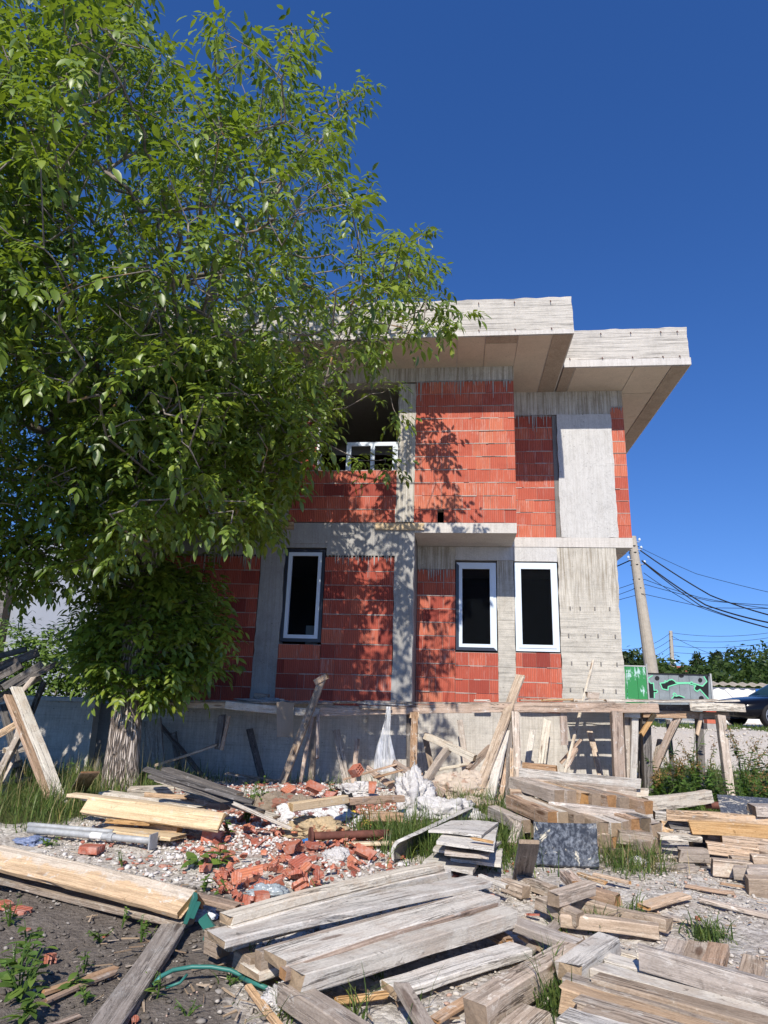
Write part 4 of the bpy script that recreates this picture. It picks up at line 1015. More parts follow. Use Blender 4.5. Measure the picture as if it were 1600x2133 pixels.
def B3(nm, A, B, w, h, mat, label, roll=0, group=None, warp=.010):
    """one timber from A to B (centre line): w across, h high"""
    bcount[0] += 1; A, B = Vector(A), Vector(B); d = B-A; L = d.length; ex = d/L
    up = Vector((0, 0, 1)) if abs(ex.z) < .9 else Vector((0, -1, 0))
    ey = up.cross(ex).normalized(); ez = ex.cross(ey)
    if roll: c, s = math.cos(R(roll)), math.sin(R(roll)); ey, ez = ey*c+ez*s, -ey*s+ez*c
    o = beam_mesh(L, w, h, bcount[0]*17, warp=warp).build(nm, mat)
    m_ = Matrix((ex, ey, ez)).transposed().to_4x4(); m_.translation = (A+B)/2; o.matrix_world = m_
    tag(o, label, CATS.get(nm.split('_')[-1], 'timber'), group); return o
def T(nm, x1, y1, x2, y2, z1, z2, w, h, mat, label, roll=0, group=None, ext=(0, 0)):
    """pixels of the middle of the top face at each end, heights of that top face over the ground"""
    a, b = g(x1, y1, z1), g(x2, y2, z2); d = (b-a).normalized(); a = a-d*ext[0]; b = b+d*ext[1]
    off = Vector((0, 0, h/2)); return B3(nm, a-off, b-off, w, h, mat, label, roll, group)
def S(nm, x1, y1, x2, y2, Y1, Y2, w, h, mat, label, roll=0, group=None, ext=(0, 0)):
    """pixels of the front face centre at each end, on the upright planes Y1 and Y2"""
    a, b = aY(x1, y1, Y1), aY(x2, y2, Y2); d = (b-a).normalized(); a = a-d*ext[0]; b = b+d*ext[1]
    return B3(nm, a+Vector((0, w/2, 0)), b+Vector((0, w/2, 0)), w, h, mat, label, roll, group)
def post(x1, y1, x2, y2, Y1, Y2, w, mat, label, nm='timber_post', h=None, ground=True, roll=0, group='props under the scaffold deck'):
    a, b = aY(x1, y1, Y1), aY(x2, y2, Y2)
    if ground:
        zg = gh(b.x, b.y)-.04
        if b.z > zg+.01 or b.z < zg-.01: b = a+(b-a)*((zg-a.z)/(b.z-a.z))
    return B3(nm, a, b, w, h or w, mat, label, roll, group)

# --- big cement-smeared formwork stack in the middle foreground
G1 = 'cement-smeared boards of the foreground stack'
T('formwork_board', 470, 1900, 915, 1795, .30, .30, .10, .05, WP, 'cement-smeared top board at the back of the big foreground stack', 0, G1)
T('formwork_board', 482, 1926, 925, 1812, .25, .25, .05, .115, WP, 'upright pale board just in front of the rearmost board of the foreground stack', 0, G1)
T('formwork_board', 500, 1925, 937, 1809, .235, .235, .035, .10, WP, 'narrow pale edge board, third from the back of the foreground stack', 0, G1)
T('formwork_board', 452, 1945, 1000, 1828, .24, .235, .20, .04, WP, 'wide pale board in the middle of the foreground stack', 0, G1)
T('timber_beam', 540, 1978, 1004, 1856, .19, .19, .07, .10, WG, 'grey-brown beam under the wide pale boards of the foreground stack', 0, G1)
T('formwork_board', 572, 1990, 1016, 1862, .22, .22, .20, .05, WP, 'widest whitewashed board near the front of the foreground stack', 0, G1)
T('split_plank', 590, 2014, 1030, 1874, .205, .205, .06, .05, WB, 'board with a bare brown split edge in the foreground stack', 0, G1)
T('timber_beam', 614, 2022, 1062, 1892, .20, .19, .13, .09, WP, 'front whitewashed beam of the foreground stack with an orange sawn end', 0, G1)
T('formwork_board', 520, 2018, 790, 1935, .10, .10, .18, .04, WP, 'pale board poking out low at the left of the foreground stack', 0, G1)
T('formwork_board', 462, 1958, 640, 1912, .16, .16, .16, .035, WP, 'lower pale board with a broken left end in the foreground stack', 0, G1)
T('wood_block', 440, 1932, 470, 1945, .16, .16, .09, .12, WG, 'short grey block carrying the left end of the foreground stack')
T('wood_block', 500, 1972, 535, 1992, .13, .13, .09, .12, WG, 'brown bearer block under the foreground stack near its left end')
T('wood_block', 985, 1860, 1010, 1885, .14, .14, .10, .13, WG, 'bearer block under the right end of the foreground stack')
T('timber_beam', 600, 2040, 760, 2145, .13, .13, .11, .10, WG, 'pale grey beam running from under the foreground stack towards the viewer')
T('plank', 812, 2050, 1085, 1968, .07, .07, .16, .045, WP, 'pale plank lying alone on white gravel in front of the stack')
T('batten', 836, 2042, 892, 2135, .15, .06, .075, .04, WG, 'short batten resting its end on the lone pale plank')
T('batten', 700, 2077, 808, 2064, .035, .035, .035, .03, WO, 'orange splintered stick on the white gravel')
T('timber_beam', 988, 2082, 1192, 1964, .15, .14, .125, .12, WG, 'thick brownish beam with knots right of the lone pale plank')
T('plank', 1043, 1905, 1205, 1962, .13, .11, .14, .05, WG, 'grey plank leaving the right end of the foreground stack')
T('timber_beam', 1185, 2003, 1268, 1945, .20, .20, .13, .09, WP, 'whitewashed ridged beam beside the thick brownish beam')
T('plank', 1060, 2150, 1118, 2098, .10, .10, .14, .10, WG, 'stub of a brown beam cut off by the bottom edge')
T('batten', 1082, 1945, 1128, 1976, .03, .03, .025, .02, WO, 'small orange splinter beside the leaning grey plank')
T('batten', 1010, 1920, 1060, 1955, .06, .05, .06, .03, WB, 'splintered brown stick under the beam end')
# --- long boards at bottom right
G2 = 'long boards at the bottom right corner'
T('timber_beam', 1262, 1990, 1640, 2095, .16, .16, .12, .05, WP, 'rearmost pinkish pale board of the long boards at bottom right', 0, G2)
T('timber_beam', 1245, 2010, 1640, 2122, .17, .17, .12, .05, WP, 'white board, second from the back of the long boards at bottom right', 0, G2)
T('timber_beam', 1240, 2030, 1640, 2140, .18, .18, .12, .08, WG, 'stained brown-grey board in the middle of the long boards at bottom right', 0, G2)
T('timber_beam', 1178, 2030, 1640, 2162, .16, .16, .10, .05, WG, 'dark grey blotched board beside the orange beam at bottom right', 0, G2)
T('timber_beam', 1178, 2050, 1640, 2185, .20, .20, .11, .11, WO, 'orange beam among the long boards at bottom right', 0, G2)
T('timber_beam', 1205, 2076, 1640, 2210, .21, .21, .10, .08, WG, 'silvery grey beam in front of the orange beam at bottom right', 0, G2)
T('timber_beam', 1215, 2098, 1600, 2215, .22, .22, .10, .07, WG, 'knotty pale beam in front of the silvery grey beam at bottom right', 0, G2)
T('timber_beam', 1180, 2108, 1500, 2200, .24, .24, .13, .09, WP, 'nearest pale beam end of the long boards at bottom right', 0, G2)
T('plank', 1332, 1968, 1640, 2050, .28, .28, .045, .115, WG, 'dark grey plank standing on its edge across the bottom right boards')
for k, (x1, y1, x2, y2, mt, lb) in enumerate(((1398, 1998, 1413, 1956, WG, 'brownish board stub, leftmost behind the plank on edge'), (1440, 2008, 1455, 1962, WG, 'grey board stub behind the plank on edge, left of the orange stub'), (1478, 2020, 1496, 1964, WB, 'orange-brown board stub behind the plank on edge'), (1560, 2040, 1570, 1990, WG, 'dark board stub behind the plank on edge, rightmost'))):
    T('board', x1, y1, x2, y2, .16, .16, .11, .05, mt, lb)
# --- loose beams between the sheets
G3 = 'loose squared beams lying on the gravel'
T('timber_beam', 1152, 1858, 1230, 1835, .20, .20, .095, .085, WG, 'short grey beam with an orange sawn end on top of the loose beams', 0, G3)
T('timber_beam', 1125, 1866, 1208, 1900, .11, .11, .09, .085, WG, 'grey beam slanting under the short orange-ended beam', 0, G3)
T('timber_beam', 1168, 1900, 1372, 1925, .085, .085, .09, .08, WG, 'long grey beam with grass before it, nearest of the loose beams', 0, G3)
T('timber_beam', 1198, 1868, 1396, 1915, .085, .085, .09, .08, WG, 'long dark grey beam behind the grassy one, orange at its right end', 0, G3)
T('timber_beam', 1225, 1845, 1285, 1862, .1, .1, .09, .085, WB, 'stub of beam with an orange end behind the short grey beam', 0, G3)
T('timber_log', 1050, 1828, 1096, 1845, .1, .1, .09, .09, WG, 'round-edged grey beam end left of the loose beams', 0, G3)
T('timber_beam', 1085, 1822, 1152, 1846, .10, .10, .085, .08, WG, 'grey beam running behind the round-edged one', 0, G3)
T('batten', 1000, 1822, 1056, 1842, .14, .14, .05, .03, WP, 'thin pale batten beside the plywood stack', 0, G3)
T('wood_block', 1178, 1812, 1204, 1836, .16, .14, .10, .07, WB, 'brown beam stub in front of the black sheet')
T('batten', 1206, 1816, 1262, 1836, .06, .05, .05, .025, WO, 'orange lath, left one of the pair in front of the black sheet')
T('batten', 1236, 1817, 1312, 1836, .06, .05, .04, .025, WO, 'orange lath, right one of the pair in front of the black sheet')
T('board', 1340, 1884, 1426, 1860, .05, .05, .115, .03, WO, 'short yellow-brown board lying alone on the gravel')
T('batten', 1457, 1870, 1640, 1912, .035, .035, .06, .03, WG, 'long thin grey lath at the right of the gravel')
T('batten', 1500, 1838, 1548, 1845, .03, .03, .02, .02, WB, 'thin reddish stick below the right stack')
# --- left front: yellow box beam, grey plank, sticks
vb = empty('yellow_box_beam', g(200, 1860), 'big yellow formwork beam of two nailed planks at the left front', 'beam')
a, b = g(-120, 1752, .34), g(403, 1853, .24)
d = (b-a).normalized(); nrm = Vector((d.y, -d.x, 0))
def plank_part(nm, A, B, w, h, mat, roll, parent):
    o = B3(nm, A, B, w, h, mat, '', roll); del o['label'], o['category']; mw = o.matrix_basis.copy(); o.parent = parent
    o.matrix_basis = Matrix.Translation(-Vector(parent.location)) @ mw; return o
A_ = g(-130, 1758, .20); B_ = g(390, 1881, .16)
plank_part('face_plank', A_, B_, .185, .045, WHF, 34, vb)
dn = (B_-A_).normalized(); bk = Vector((-dn.y, dn.x, 0))
plank_part('back_plank', A_+bk*.12-Vector((0, 0, .02)), B_+bk*.12-Vector((0, 0, .02)), .14, .04, WB, -40, vb)
plank_part('lower_plank', A_+bk*.03-Vector((0, 0, .13)), B_+bk*.03-Vector((0, 0, .13)), .12, .04, WG, 0, vb)
T('plank', 363, 1925, 214, 2140, .045, .045, .15, .045, WG, 'weathered grey plank running towards the viewer over dark soil')
T('batten', 405, 1861, 497, 1884, .14, .12, .09, .035, WB, 'short brown board just behind the yellow box beam')
T('batten', 88, 2063, 240, 2012, .03, .03, .035, .025, WB, 'upper brown stick of two on the dark soil')
T('batten', 95, 2080, 240, 2020, .025, .025, .03, .02, WB, 'lower brown stick of two on the dark soil')
T('batten', 92, 2136, 164, 2110, .02, .02, .025, .02, WB, 'pale stick at the bottom edge of the dark soil')
T('batten', 518, 2048, 590, 2140, .05, .04, .035, .03, WO, 'orange stake beside the green strap')
T('batten', 30, 1775, 90, 1769, .05, .05, .05, .02, WP, 'pale lath in the grass behind the yellow box beam')
# --- boards round the trunk foot
G4 = 'boards piled at the walnut trunk'
S('plank', 177, 1678, 460, 1714, 6.95, 6.5, .04, .18, WY, 'bright yellow plank tilted towards the viewer on the pile by the trunk', -38, G4)
T('plank', 150, 1651, 440, 1690, .31, .27, .14, .035, WY, 'long pale yellow plank on top of the pile by the trunk', 0, G4)
T('plank', 178, 1660, 470, 1697, .28, .24, .10, .03, WP, 'pale plank forming the ridge behind the tilted yellow plank', 0, G4)
T('plank', 218, 1646, 420, 1678, .24, .22, .16, .04, WP, 'bleached plank behind the long pale yellow plank', 0, G4)
T('timber_beam', 270, 1640, 364, 1637, .28, .28, .2, .08, WP, 'thick bleached slab at the foot of the trunk', 0, G4)
T('batten', 302, 1651, 386, 1657, .29, .27, .06, .04, WO, 'short orange batten lying on the bleached planks', 0, G4)
T('plank', 388, 1655, 470, 1672, .22, .2, .14, .08, WG, 'grey plank end right of the short orange batten', 0, G4)
T('batten', 224, 1706, 312, 1712, .16, .15, .06, .035, WO, 'short pinkish batten under the tilted yellow plank', 0, G4)
T('plank', 308, 1710, 374, 1722, .13, .12, .08, .06, WO, 'ochre plank end under the tilted yellow plank', 0, G4)
T('plank', 222, 1722, 372, 1741, .09, .08, .24, .035, WY, 'wide peach-coloured board lowest in the pile by the trunk', 0, G4)
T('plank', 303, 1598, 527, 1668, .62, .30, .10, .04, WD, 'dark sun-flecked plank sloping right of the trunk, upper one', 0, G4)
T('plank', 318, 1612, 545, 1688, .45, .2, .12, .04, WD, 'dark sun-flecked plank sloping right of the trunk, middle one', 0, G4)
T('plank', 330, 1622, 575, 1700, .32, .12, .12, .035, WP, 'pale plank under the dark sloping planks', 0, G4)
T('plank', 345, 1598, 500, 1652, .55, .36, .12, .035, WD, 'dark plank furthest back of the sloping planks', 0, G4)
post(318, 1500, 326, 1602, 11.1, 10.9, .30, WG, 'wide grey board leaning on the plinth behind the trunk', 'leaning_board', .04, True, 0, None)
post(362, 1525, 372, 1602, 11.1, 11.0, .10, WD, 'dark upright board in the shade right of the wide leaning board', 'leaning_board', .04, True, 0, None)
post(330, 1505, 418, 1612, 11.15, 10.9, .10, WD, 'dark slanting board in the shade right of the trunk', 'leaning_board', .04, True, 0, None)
S('batten', 320, 1596, 452, 1551, 10.2, 10.6, .04, .04, WG, 'thin grey stick slanting up to the scaffold right of the trunk')
# --- leaning pile at the left edge
G5 = 'timbers leaning in the pile at the left edge'
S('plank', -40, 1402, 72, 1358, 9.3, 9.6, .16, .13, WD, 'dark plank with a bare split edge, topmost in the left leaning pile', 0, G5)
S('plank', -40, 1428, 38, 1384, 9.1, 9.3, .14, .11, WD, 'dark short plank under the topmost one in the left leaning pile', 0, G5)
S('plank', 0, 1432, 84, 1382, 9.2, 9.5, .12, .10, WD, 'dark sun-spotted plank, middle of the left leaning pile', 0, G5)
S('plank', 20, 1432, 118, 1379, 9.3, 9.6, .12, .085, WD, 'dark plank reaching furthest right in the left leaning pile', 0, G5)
S('plank', 42, 1440, 66, 1412, 9.2, 9.4, .08, .03, WG, 'bluish grey stub in the left leaning pile', 0, G5)
post(34, 1432, 110, 1625, 9.0, 8.5, .15, WP, 'plaster-crusted whitish board leaning at the left edge', 'leaning_board', .05, True, 0, G5)
post(18, 1448, 88, 1622, 9.1, 8.7, .14, WB, 'tan board leaning just left of the plaster-crusted one', 'leaning_board', .05, True, 0, G5)
post(92, 1420, 60, 1500, 10.4, 10.3, .09, WD, 'dark stake standing behind the plaster-crusted board', 'leaning_board', .05, False, 0, G5)
S('plank', -30, 1545, 34, 1508, 9.0, 9.2, .06, .10, WO, 'orange rough plank end at the left edge', 0, G5)
post(44, 1525, -4, 1618, 9.0, 8.7, .10, WG, 'grey prop slanting down left at the left edge', 'leaning_board', .07, True, 0, G5)
S('plank', 4, 1565, 24, 1560, 8.8, 8.9, .1, .07, WP, 'small pale block nailed to the grey slanting prop', 0, G5)
for k, (x1, y1, x2, y2) in enumerate(((-60, 1470, 20, 1440), (-60, 1500, 10, 1470), (-50, 1455, 5, 1420))): S('plank', x1, y1, x2, y2, 9.5, 9.7, .2, .1, WD, ['dark plank in the shade low in the left leaning pile', 'lowest dark plank at the left edge', 'dark plank squeezed at the left picture edge'][k], 0, G5)
T('board', 162, 1648, 188, 1606, .05, .50, .2, .02, WB, 'pinkish pointed offcut standing in the grass before the trunk')
T('plank', -40, 1640, 60, 1618, .12, .14, .1, .04, WB, 'brown plank half hidden in grass at the left edge')
# --- right stack of squared beams
G6 = 'squared beams of the right stack'
S('timber_beam', 1082, 1611, 1336, 1634, 8.7, 8.6, .06, .115, WP, 'topmost pale pinkish beam of the right stack', 0, G6)
S('timber_beam', 1081, 1629, 1350, 1654, 8.75, 8.65, .06, .10, WP, 'pale beam directly under the topmost one in the right stack', 0, G6)
S('timber_beam', 1107, 1634, 1326, 1655, 8.5, 8.4, .10, .13, WG, 'long silver-grey beam in front of the pale top beams', 0, G6)
ends = [(1166, 1659, WG, 'first beam end from the left in the upper row of the right stack'), (1191, 1661, WG, 'second beam end from the left in the upper row of the right stack'), (1220, 1666, WO, 'bright orange beam end in the upper row of the right stack'), (1243, 1666, WG, 'pale beam end right of the bright orange one'), (1275, 1671, WB, 'rust-brown beam end in the upper row of the right stack'), (1301, 1674, WG, 'grey beam end with a cracked face right of the rust-brown one'), (1352, 1683, WB, 'brown beam end furthest right in the upper row')]
for k, (x, y, mt, lb) in enumerate(ends):
    e = aY(x, y, 7.75+.02*k); e = Vector(e); s = e+Vector((-.42, .80, .02)); B3('timber_beam', e, s, .125, .13, mt, lb, 0, G6)
S('timber_beam', 1146, 1683, 1327, 1704, 7.72, 7.62, .12, .125, WG, 'long grey cross beam under the row of beam ends', 0, G6)
S('timber_beam', 1080, 1668, 1126, 1703, 8.1, 7.4, .12, .13, WG, 'grey beam pointing at the viewer, left end of the right stack', 0, G6)
S('timber_beam', 1104, 1672, 1143, 1703, 8.1, 7.45, .11, .12, WG, 'brownish beam beside the left-end grey beam', 0, G6)
S('timber_beam', 1063, 1655, 1112, 1657, 8.3, 8.3, .08, .10, WO, 'short tan beam sticking out left of the right stack', 0, G6)
ends = [(1152, 1706, WB, 'first beam end from the left in the middle row'), (1172, 1706, WP, 'pale square beam end in the middle row above the black sheet'), (1206, 1712, WG, 'wide beam end above the middle of the black sheet'), (1258, 1727, WG, 'big beam end above the right corner of the black sheet'), (1283, 1728, WP, 'pale split beam end right of the big one'), (1307, 1726, WG, 'dark-edged beam end in the middle row'), (1327, 1720, WB, 'small dark beam end near the right of the middle row'), (1345, 1718, WD, 'blackened beam end at the right of the middle row'), (1369, 1730, WG, 'last beam end on the right of the middle row')]
for k, (x, y, mt, lb) in enumerate(ends):
    e = Vector(aY(x, y, 7.25+.03*k)); s = e+Vector((-.35, .75, .03)); B3('timber_beam', e, s, .13, .135, mt, lb, 0, G6)
S('timber_beam', 1290, 1744, 1360, 1752, 7.3, 7.25, .12, .12, WG, 'lower cross beam at the right of the right stack', 0, G6)
for k, (x, y, mt, lb) in enumerate(((1366, 1763, WG, 'lowest beam end at the right of the right stack'), (1290, 1760, WB, 'brown beam end low behind the grass right of the black sheet'), (1323, 1768, WO, 'ochre beam end low in the grass'), (1240, 1760, WD, 'shaded beam end hidden low behind the black sheet'))):
    e = Vector(aY(x, y, 7.35)); s = e+Vector((-.3, .7, .0)); B3('timber_beam', e, s, .13, .13, mt, lb, 0, G6)
for k in range(5):
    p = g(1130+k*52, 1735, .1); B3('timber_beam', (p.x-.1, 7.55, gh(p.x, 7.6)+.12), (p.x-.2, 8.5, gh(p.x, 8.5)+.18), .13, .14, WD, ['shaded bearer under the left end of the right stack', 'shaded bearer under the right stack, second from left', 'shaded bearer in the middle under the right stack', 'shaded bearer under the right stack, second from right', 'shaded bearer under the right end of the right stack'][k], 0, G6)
S('timber_beam', 1350, 1677, 1480, 1661, 8.1, 8.5, .12, .135, WP, 'pale beam reaching right from the right stack under the weeds', 0, G6)
T('plank', 1086, 1835, 1102, 1748, .02, .45, .15, .035, WG, 'pale plank leaning left of the black sheet')
S('timber_beam', 1064, 1710, 1084, 1735, 7.6, 7.3, .1, .1, WG, 'grey beam end low at the left of the right stack', 0, G6)
S('timber_beam', 1068, 1765, 1084, 1720, 7.1, 7.4, .09, .09, WG, 'upright stub at the left of the right stack', 0, G6)
# --- far right stack
G7 = 'beams of the far right stack'
FR = [(1392, 1698, 1640, 1716, 7.45, 7.3, .08, .10, WO, 'topmost long pale orange beam of the far right stack'), (1441, 1724, 1640, 1738, 7.25, 7.1, .09, .115, WO, 'second long orange beam of the far right stack'), (1508, 1752, 1640, 1762, 7.2, 7.1, .09, .12, WO, 'third orange beam with a rounded notch in the far right stack'),
      (1477, 1768, 1583, 1781, 7.0, 6.9, .10, .10, WO, 'shorter orange beam with a cracked lower edge in the far right stack'), (1394, 1718, 1445, 1724, 7.5, 7.5, .08, .08, WD, 'shaded beam under the topmost orange beam'), (1460, 1738, 1500, 1744, 7.5, 7.4, .1, .1, WD, 'dark beam behind the second orange beam'),
      (1418, 1783, 1476, 1785, 7.05, 7.0, .12, .115, WG, 'short grey beam left below the orange ones'), (1474, 1785, 1590, 1795, 7.25, 7.15, .12, .115, WD, 'shaded grey beam continuing behind the short grey one'), (1408, 1802, 1500, 1808, 7.15, 7.1, .10, .10, WG, 'dark grey beam in the lower left of the far right stack'), (1373, 1818, 1455, 1820, 6.75, 6.7, .12, .115, WG, 'lowest left grey beam with black stains'), (1372, 1803, 1408, 1806, 6.95, 6.95, .1, .07, WG, 'small grey beam on the lowest left one'),
      (1490, 1809, 1572, 1816, 6.6, 6.55, .12, .13, WG, 'brownish beam with a splintered end in the lower right'), (1527, 1796, 1572, 1799, 6.8, 6.8, .1, .08, WG, 'thin grey beam above the splintered one'), (1572, 1800, 1640, 1805, 6.55, 6.5, .12, .13, WG, 'grey beam with a dark end at the right edge'), (1536, 1820, 1568, 1823, 6.45, 6.4, .1, .1, WG, 'small grey block below the splintered beam'),
      (1567, 1826, 1640, 1828, 6.3, 6.25, .13, .13, WG, 'second lowest grey beam at the right edge'), (1563, 1851, 1640, 1854, 6.15, 6.1, .14, .14, WG, 'lowest grey beam at the right edge'), (1378, 1745, 1466, 1750, 7.25, 7.2, .16, .05, WP, 'flat white-grey board left of the far right stack'), (1467, 1820, 1494, 1826, 6.85, 6.85, .1, .09, WD, 'dark block under the far right stack'), (1575, 1690, 1625, 1692, 7.3, 7.3, .2, .1, WG, 'grey block lying on the far right stack'),
      (1366, 1700, 1400, 1703, 7.9, 7.9, .1, .09, WP, 'pale beam between the right stack and the far right stack'), (1380, 1722, 1402, 1724, 7.85, 7.85, .1, .1, WO, 'ochre beam end between the two right stacks'), (1480, 1752, 1510, 1757, 7.35, 7.3, .1, .12, WB, 'brown post end behind the third orange beam'), (1590, 1770, 1640, 1775, 6.9, 6.8, .1, .12, WO, 'orange beam stub at the right edge')]
for r_ in FR: S('timber_beam', *r_, 0, G7)
B3('timber_beam', aY(1530, 1800, 7.4), aY(1640, 1800, 7.5), .35, .3, WD, 'broad shaded bearer inside the far right stack', 0, G7)
B3('timber_beam', aY(1440, 1760, 7.7), aY(1640, 1765, 7.7), .2, .2, WD, 'shaded bearer at the back of the far right stack', 0, G7)
# --- scaffold deck along the house
G8 = 'timbers of the scaffold deck'
YF = 10.5
S('deck_beam', 300, 1463, 545, 1470, YF+.12, YF+.1, .05, .12, WP, 'shaded front beam of the deck beside the tree', 0, G8)
S('deck_beam', 470, 1469, 664, 1486, YF, YF, .05, .12, WP, 'grey front beam of the deck with a rounded right end', 0, G8)
S('deck_beam', 640, 1482, 1372, 1473, YF+.06, YF, .06, .135, WB, 'long front beam of the scaffold deck under the windows', 0, G8)
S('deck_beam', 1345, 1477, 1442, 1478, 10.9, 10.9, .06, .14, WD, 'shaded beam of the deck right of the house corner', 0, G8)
S('deck_beam', 1438, 1472, 1552, 1475, YF+.1, YF+.1, .06, .115, WP, 'pale beam at the free right end of the deck', 0, G8)
S('deck_beam', 1340, 1487, 1520, 1492, 10.85, 10.8, .06, .11, WB, 'lower brown beam under the free right end of the deck', 0, G8)
za = aY(600, 1464, YF).z; zb = aY(1300, 1463, YF).z
for k, (xa, xb, yy, lb) in enumerate(((-5.2, -1.9, 10.66, 'front walking plank of the deck near the tree'), (-4.9, -1.6, 10.92, 'middle walking plank of the deck near the tree'), (-5.1, -2.1, 11.19, 'walking plank against the wall near the tree'), (-1.85, 2.4, 10.66, 'front walking plank of the deck below the windows'), (-1.45, -.95, 11.0, 'short walking plank below the tall plastic strip'), (.34, .62, 12.36, 'short splintered plank against the wall below the middle window'), (1.16, 1.85, 12.36, 'short splintered plank against the wall below the right window'), (1.95, 3.1, 11.3, 'wide plank against the concrete column by the house corner'), (1.95, 3.3, 11.6, 'second plank against the concrete column by the house corner'), (2.0, 3.2, 11.9, 'third plank against the concrete column by the house corner'), (1.9, 3.1, 12.2, 'plank touching the concrete column at the house corner'), (2.3, 4.2, 10.75, 'thin frayed walking plank past the house corner'), (2.6, 4.0, 11.02, 'rear frayed walking plank past the house corner'))):
    f1, f2 = [za+(zb-za)*((x_+3.)/(6.)) for x_ in (xa, xb)]
    B3('deck_plank', (xa, yy, f1-.012+.004*k), (xb, yy, f2-.012+.004*k), .24, .03, WP if k % 3 else WG, lb, 0, G8, .015)
S('batten', 1130, 1459, 1195, 1457, 10.6, 10.6, .08, .03, WO, 'fresh orange offcut lying on the deck under the right window', 0)
S('block', 1223, 1448, 1248, 1450, 10.8, 10.8, .1, .10, WG, 'weathered wood block on the deck by the concrete column')
S('block', 530, 1450, 556, 1453, 10.8, 10.8, .12, .10, WG, 'dark wedge-shaped block on the deck below the left column')
S('board', 748, 1472, 815, 1474, YF-.03, YF-.03, .01, .045, WD, 'dark strip fixed to the front of the deck beam')
# props
post(672, 1414, 584, 1642, 10.45, 10.1, .105, WG, 'long pale prop leaning through the deck with an orange head')
S('block', 655, 1422, 680, 1408, 10.35, 10.35, .10, .09, WO, 'orange block nailed to the head of the leaning prop')
post(652, 1484, 627, 1625, 10.55, 10.3, .055, WB, 'thin brown stake beside the leaning prop')
post(655, 1484, 648, 1628, 10.7, 10.6, .10, WG, 'grey shaded prop right of the thin stake')
post(663, 1488, 661, 1580, 10.45, 10.4, .045, WB, 'narrow rust-brown strip hanging by the grey prop', ground=False)
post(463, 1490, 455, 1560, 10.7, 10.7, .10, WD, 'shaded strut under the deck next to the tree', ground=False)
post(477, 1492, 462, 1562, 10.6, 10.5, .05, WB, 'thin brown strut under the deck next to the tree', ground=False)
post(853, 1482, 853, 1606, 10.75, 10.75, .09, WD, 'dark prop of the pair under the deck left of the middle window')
post(864, 1484, 861, 1608, 10.55, 10.5, .105, WB, 'brown prop of the pair under the deck left of the middle window')
S('block', 854, 1490, 872, 1490, 10.5, 10.5, .1, .09, WO, 'orange packing block on top of the brown prop')
post(1073, 1484, 1079, 1642, 10.4, 10.2, .11, WG, 'grey prop with the pale board stack leaning by it')
post(1283, 1482, 1290, 1614, 10.5, 10.45, .155, WB, 'stout orange-brown prop under the deck at the house corner')
post(1306, 1490, 1312, 1618, 10.8, 10.75, .11, WG, 'left grey prop of the pair behind the stout prop')
post(1322, 1490, 1318, 1618, 10.7, 10.7, .10, WP, 'pale prop of the pair behind the stout prop')
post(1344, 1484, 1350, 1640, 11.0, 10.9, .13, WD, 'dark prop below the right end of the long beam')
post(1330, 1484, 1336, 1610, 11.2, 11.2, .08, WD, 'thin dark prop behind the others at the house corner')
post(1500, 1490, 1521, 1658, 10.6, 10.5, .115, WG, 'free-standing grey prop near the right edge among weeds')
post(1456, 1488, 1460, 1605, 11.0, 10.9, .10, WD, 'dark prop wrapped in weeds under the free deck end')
post(1412, 1494, 1360, 1612, 10.9, 11.1, .105, WB, 'brown diagonal brace under the free deck end')
post(1364, 1486, 1336, 1530, 10.7, 10.7, .07, WO, 'short orange diagonal brace by the dark prop', ground=False)
post(1462, 1486, 1452, 1530, 10.8, 10.8, .05, WO, 'small orange brace at the weed-wrapped prop', ground=False)
S('block', 1300, 1486, 1334, 1488, 10.6, 10.6, .1, .11, WP, 'pale packing block on top of the prop pair')
post(1173, 1482, 1176, 1552, 10.6, 10.6, .11, WB, 'flat brown board hanging below the deck under the right window', h=.03, ground=False)
post(1236, 1375, 1182, 1592, 11.6, 10.7, .04, WP, 'long thin lath leaning against the concrete column', 'leaning_lath', ground=True, group=None)
post(1168, 1590, 1210, 1540, 10.9, 10.9, .13, WB, 'brown offcut leaning at the foot of the plinth', 'leaning_board', .03, False, 0, None)
post(1180, 1598, 1200, 1560, 10.7, 10.8, .10, WB, 'tan offcut beside the thin leaning lath', 'leaning_board', .03, False, 0, None)
LB = [(1084, 1408, 998, 1645, 10.9, 9.7, .15, WG, 'tall grey board leaning up past the deck'), (1058, 1508, 1022, 1658, 10.5, 9.6, .12, WP, 'whitish board leaning right of the tall grey one'), (1048, 1500, 1006, 1640, 10.55, 10.0, .10, WG, 'narrow grey board between the tall and the whitish boards'), (1062, 1490, 1060, 1645, 10.5, 10.0, .09, WD, 'dark board standing behind the whitish board'), (1072, 1490, 1046, 1640, 10.5, 10.1, .08, WB, 'brown board squeezed behind the leaning boards'), (1066, 1560, 1066, 1660, 10.2, 9.9, .05, WO, 'orange strip standing beside the grey prop')]
for x1, y1, x2, y2, Y1, Y2, w, mt, lb in LB: post(x1, y1, x2, y2, Y1, Y2, w, mt, lb, 'leaning_board', .045, True, 0, 'boards leaning on the deck under the middle window')
S('timber_beam', 884, 1532, 990, 1580, 10.9, 10.5, .09, .10, WP, 'pale beam slanting down right with a dark end below the deck')
S('timber_beam', 940, 1550, 884, 1632, 10.8, 10.2, .10, .10, WG, 'grey beam crossing under the slanting pale one')
S('timber_beam', 886, 1538, 900, 1605, 11.2, 11.1, .09, .09, WG, 'short upright stub left of the crossing beams')
S('timber_beam', 1022, 1556, 975, 1605, 10.8, 10.5, .08, .08, WB, 'brown strut below the dark beam end')
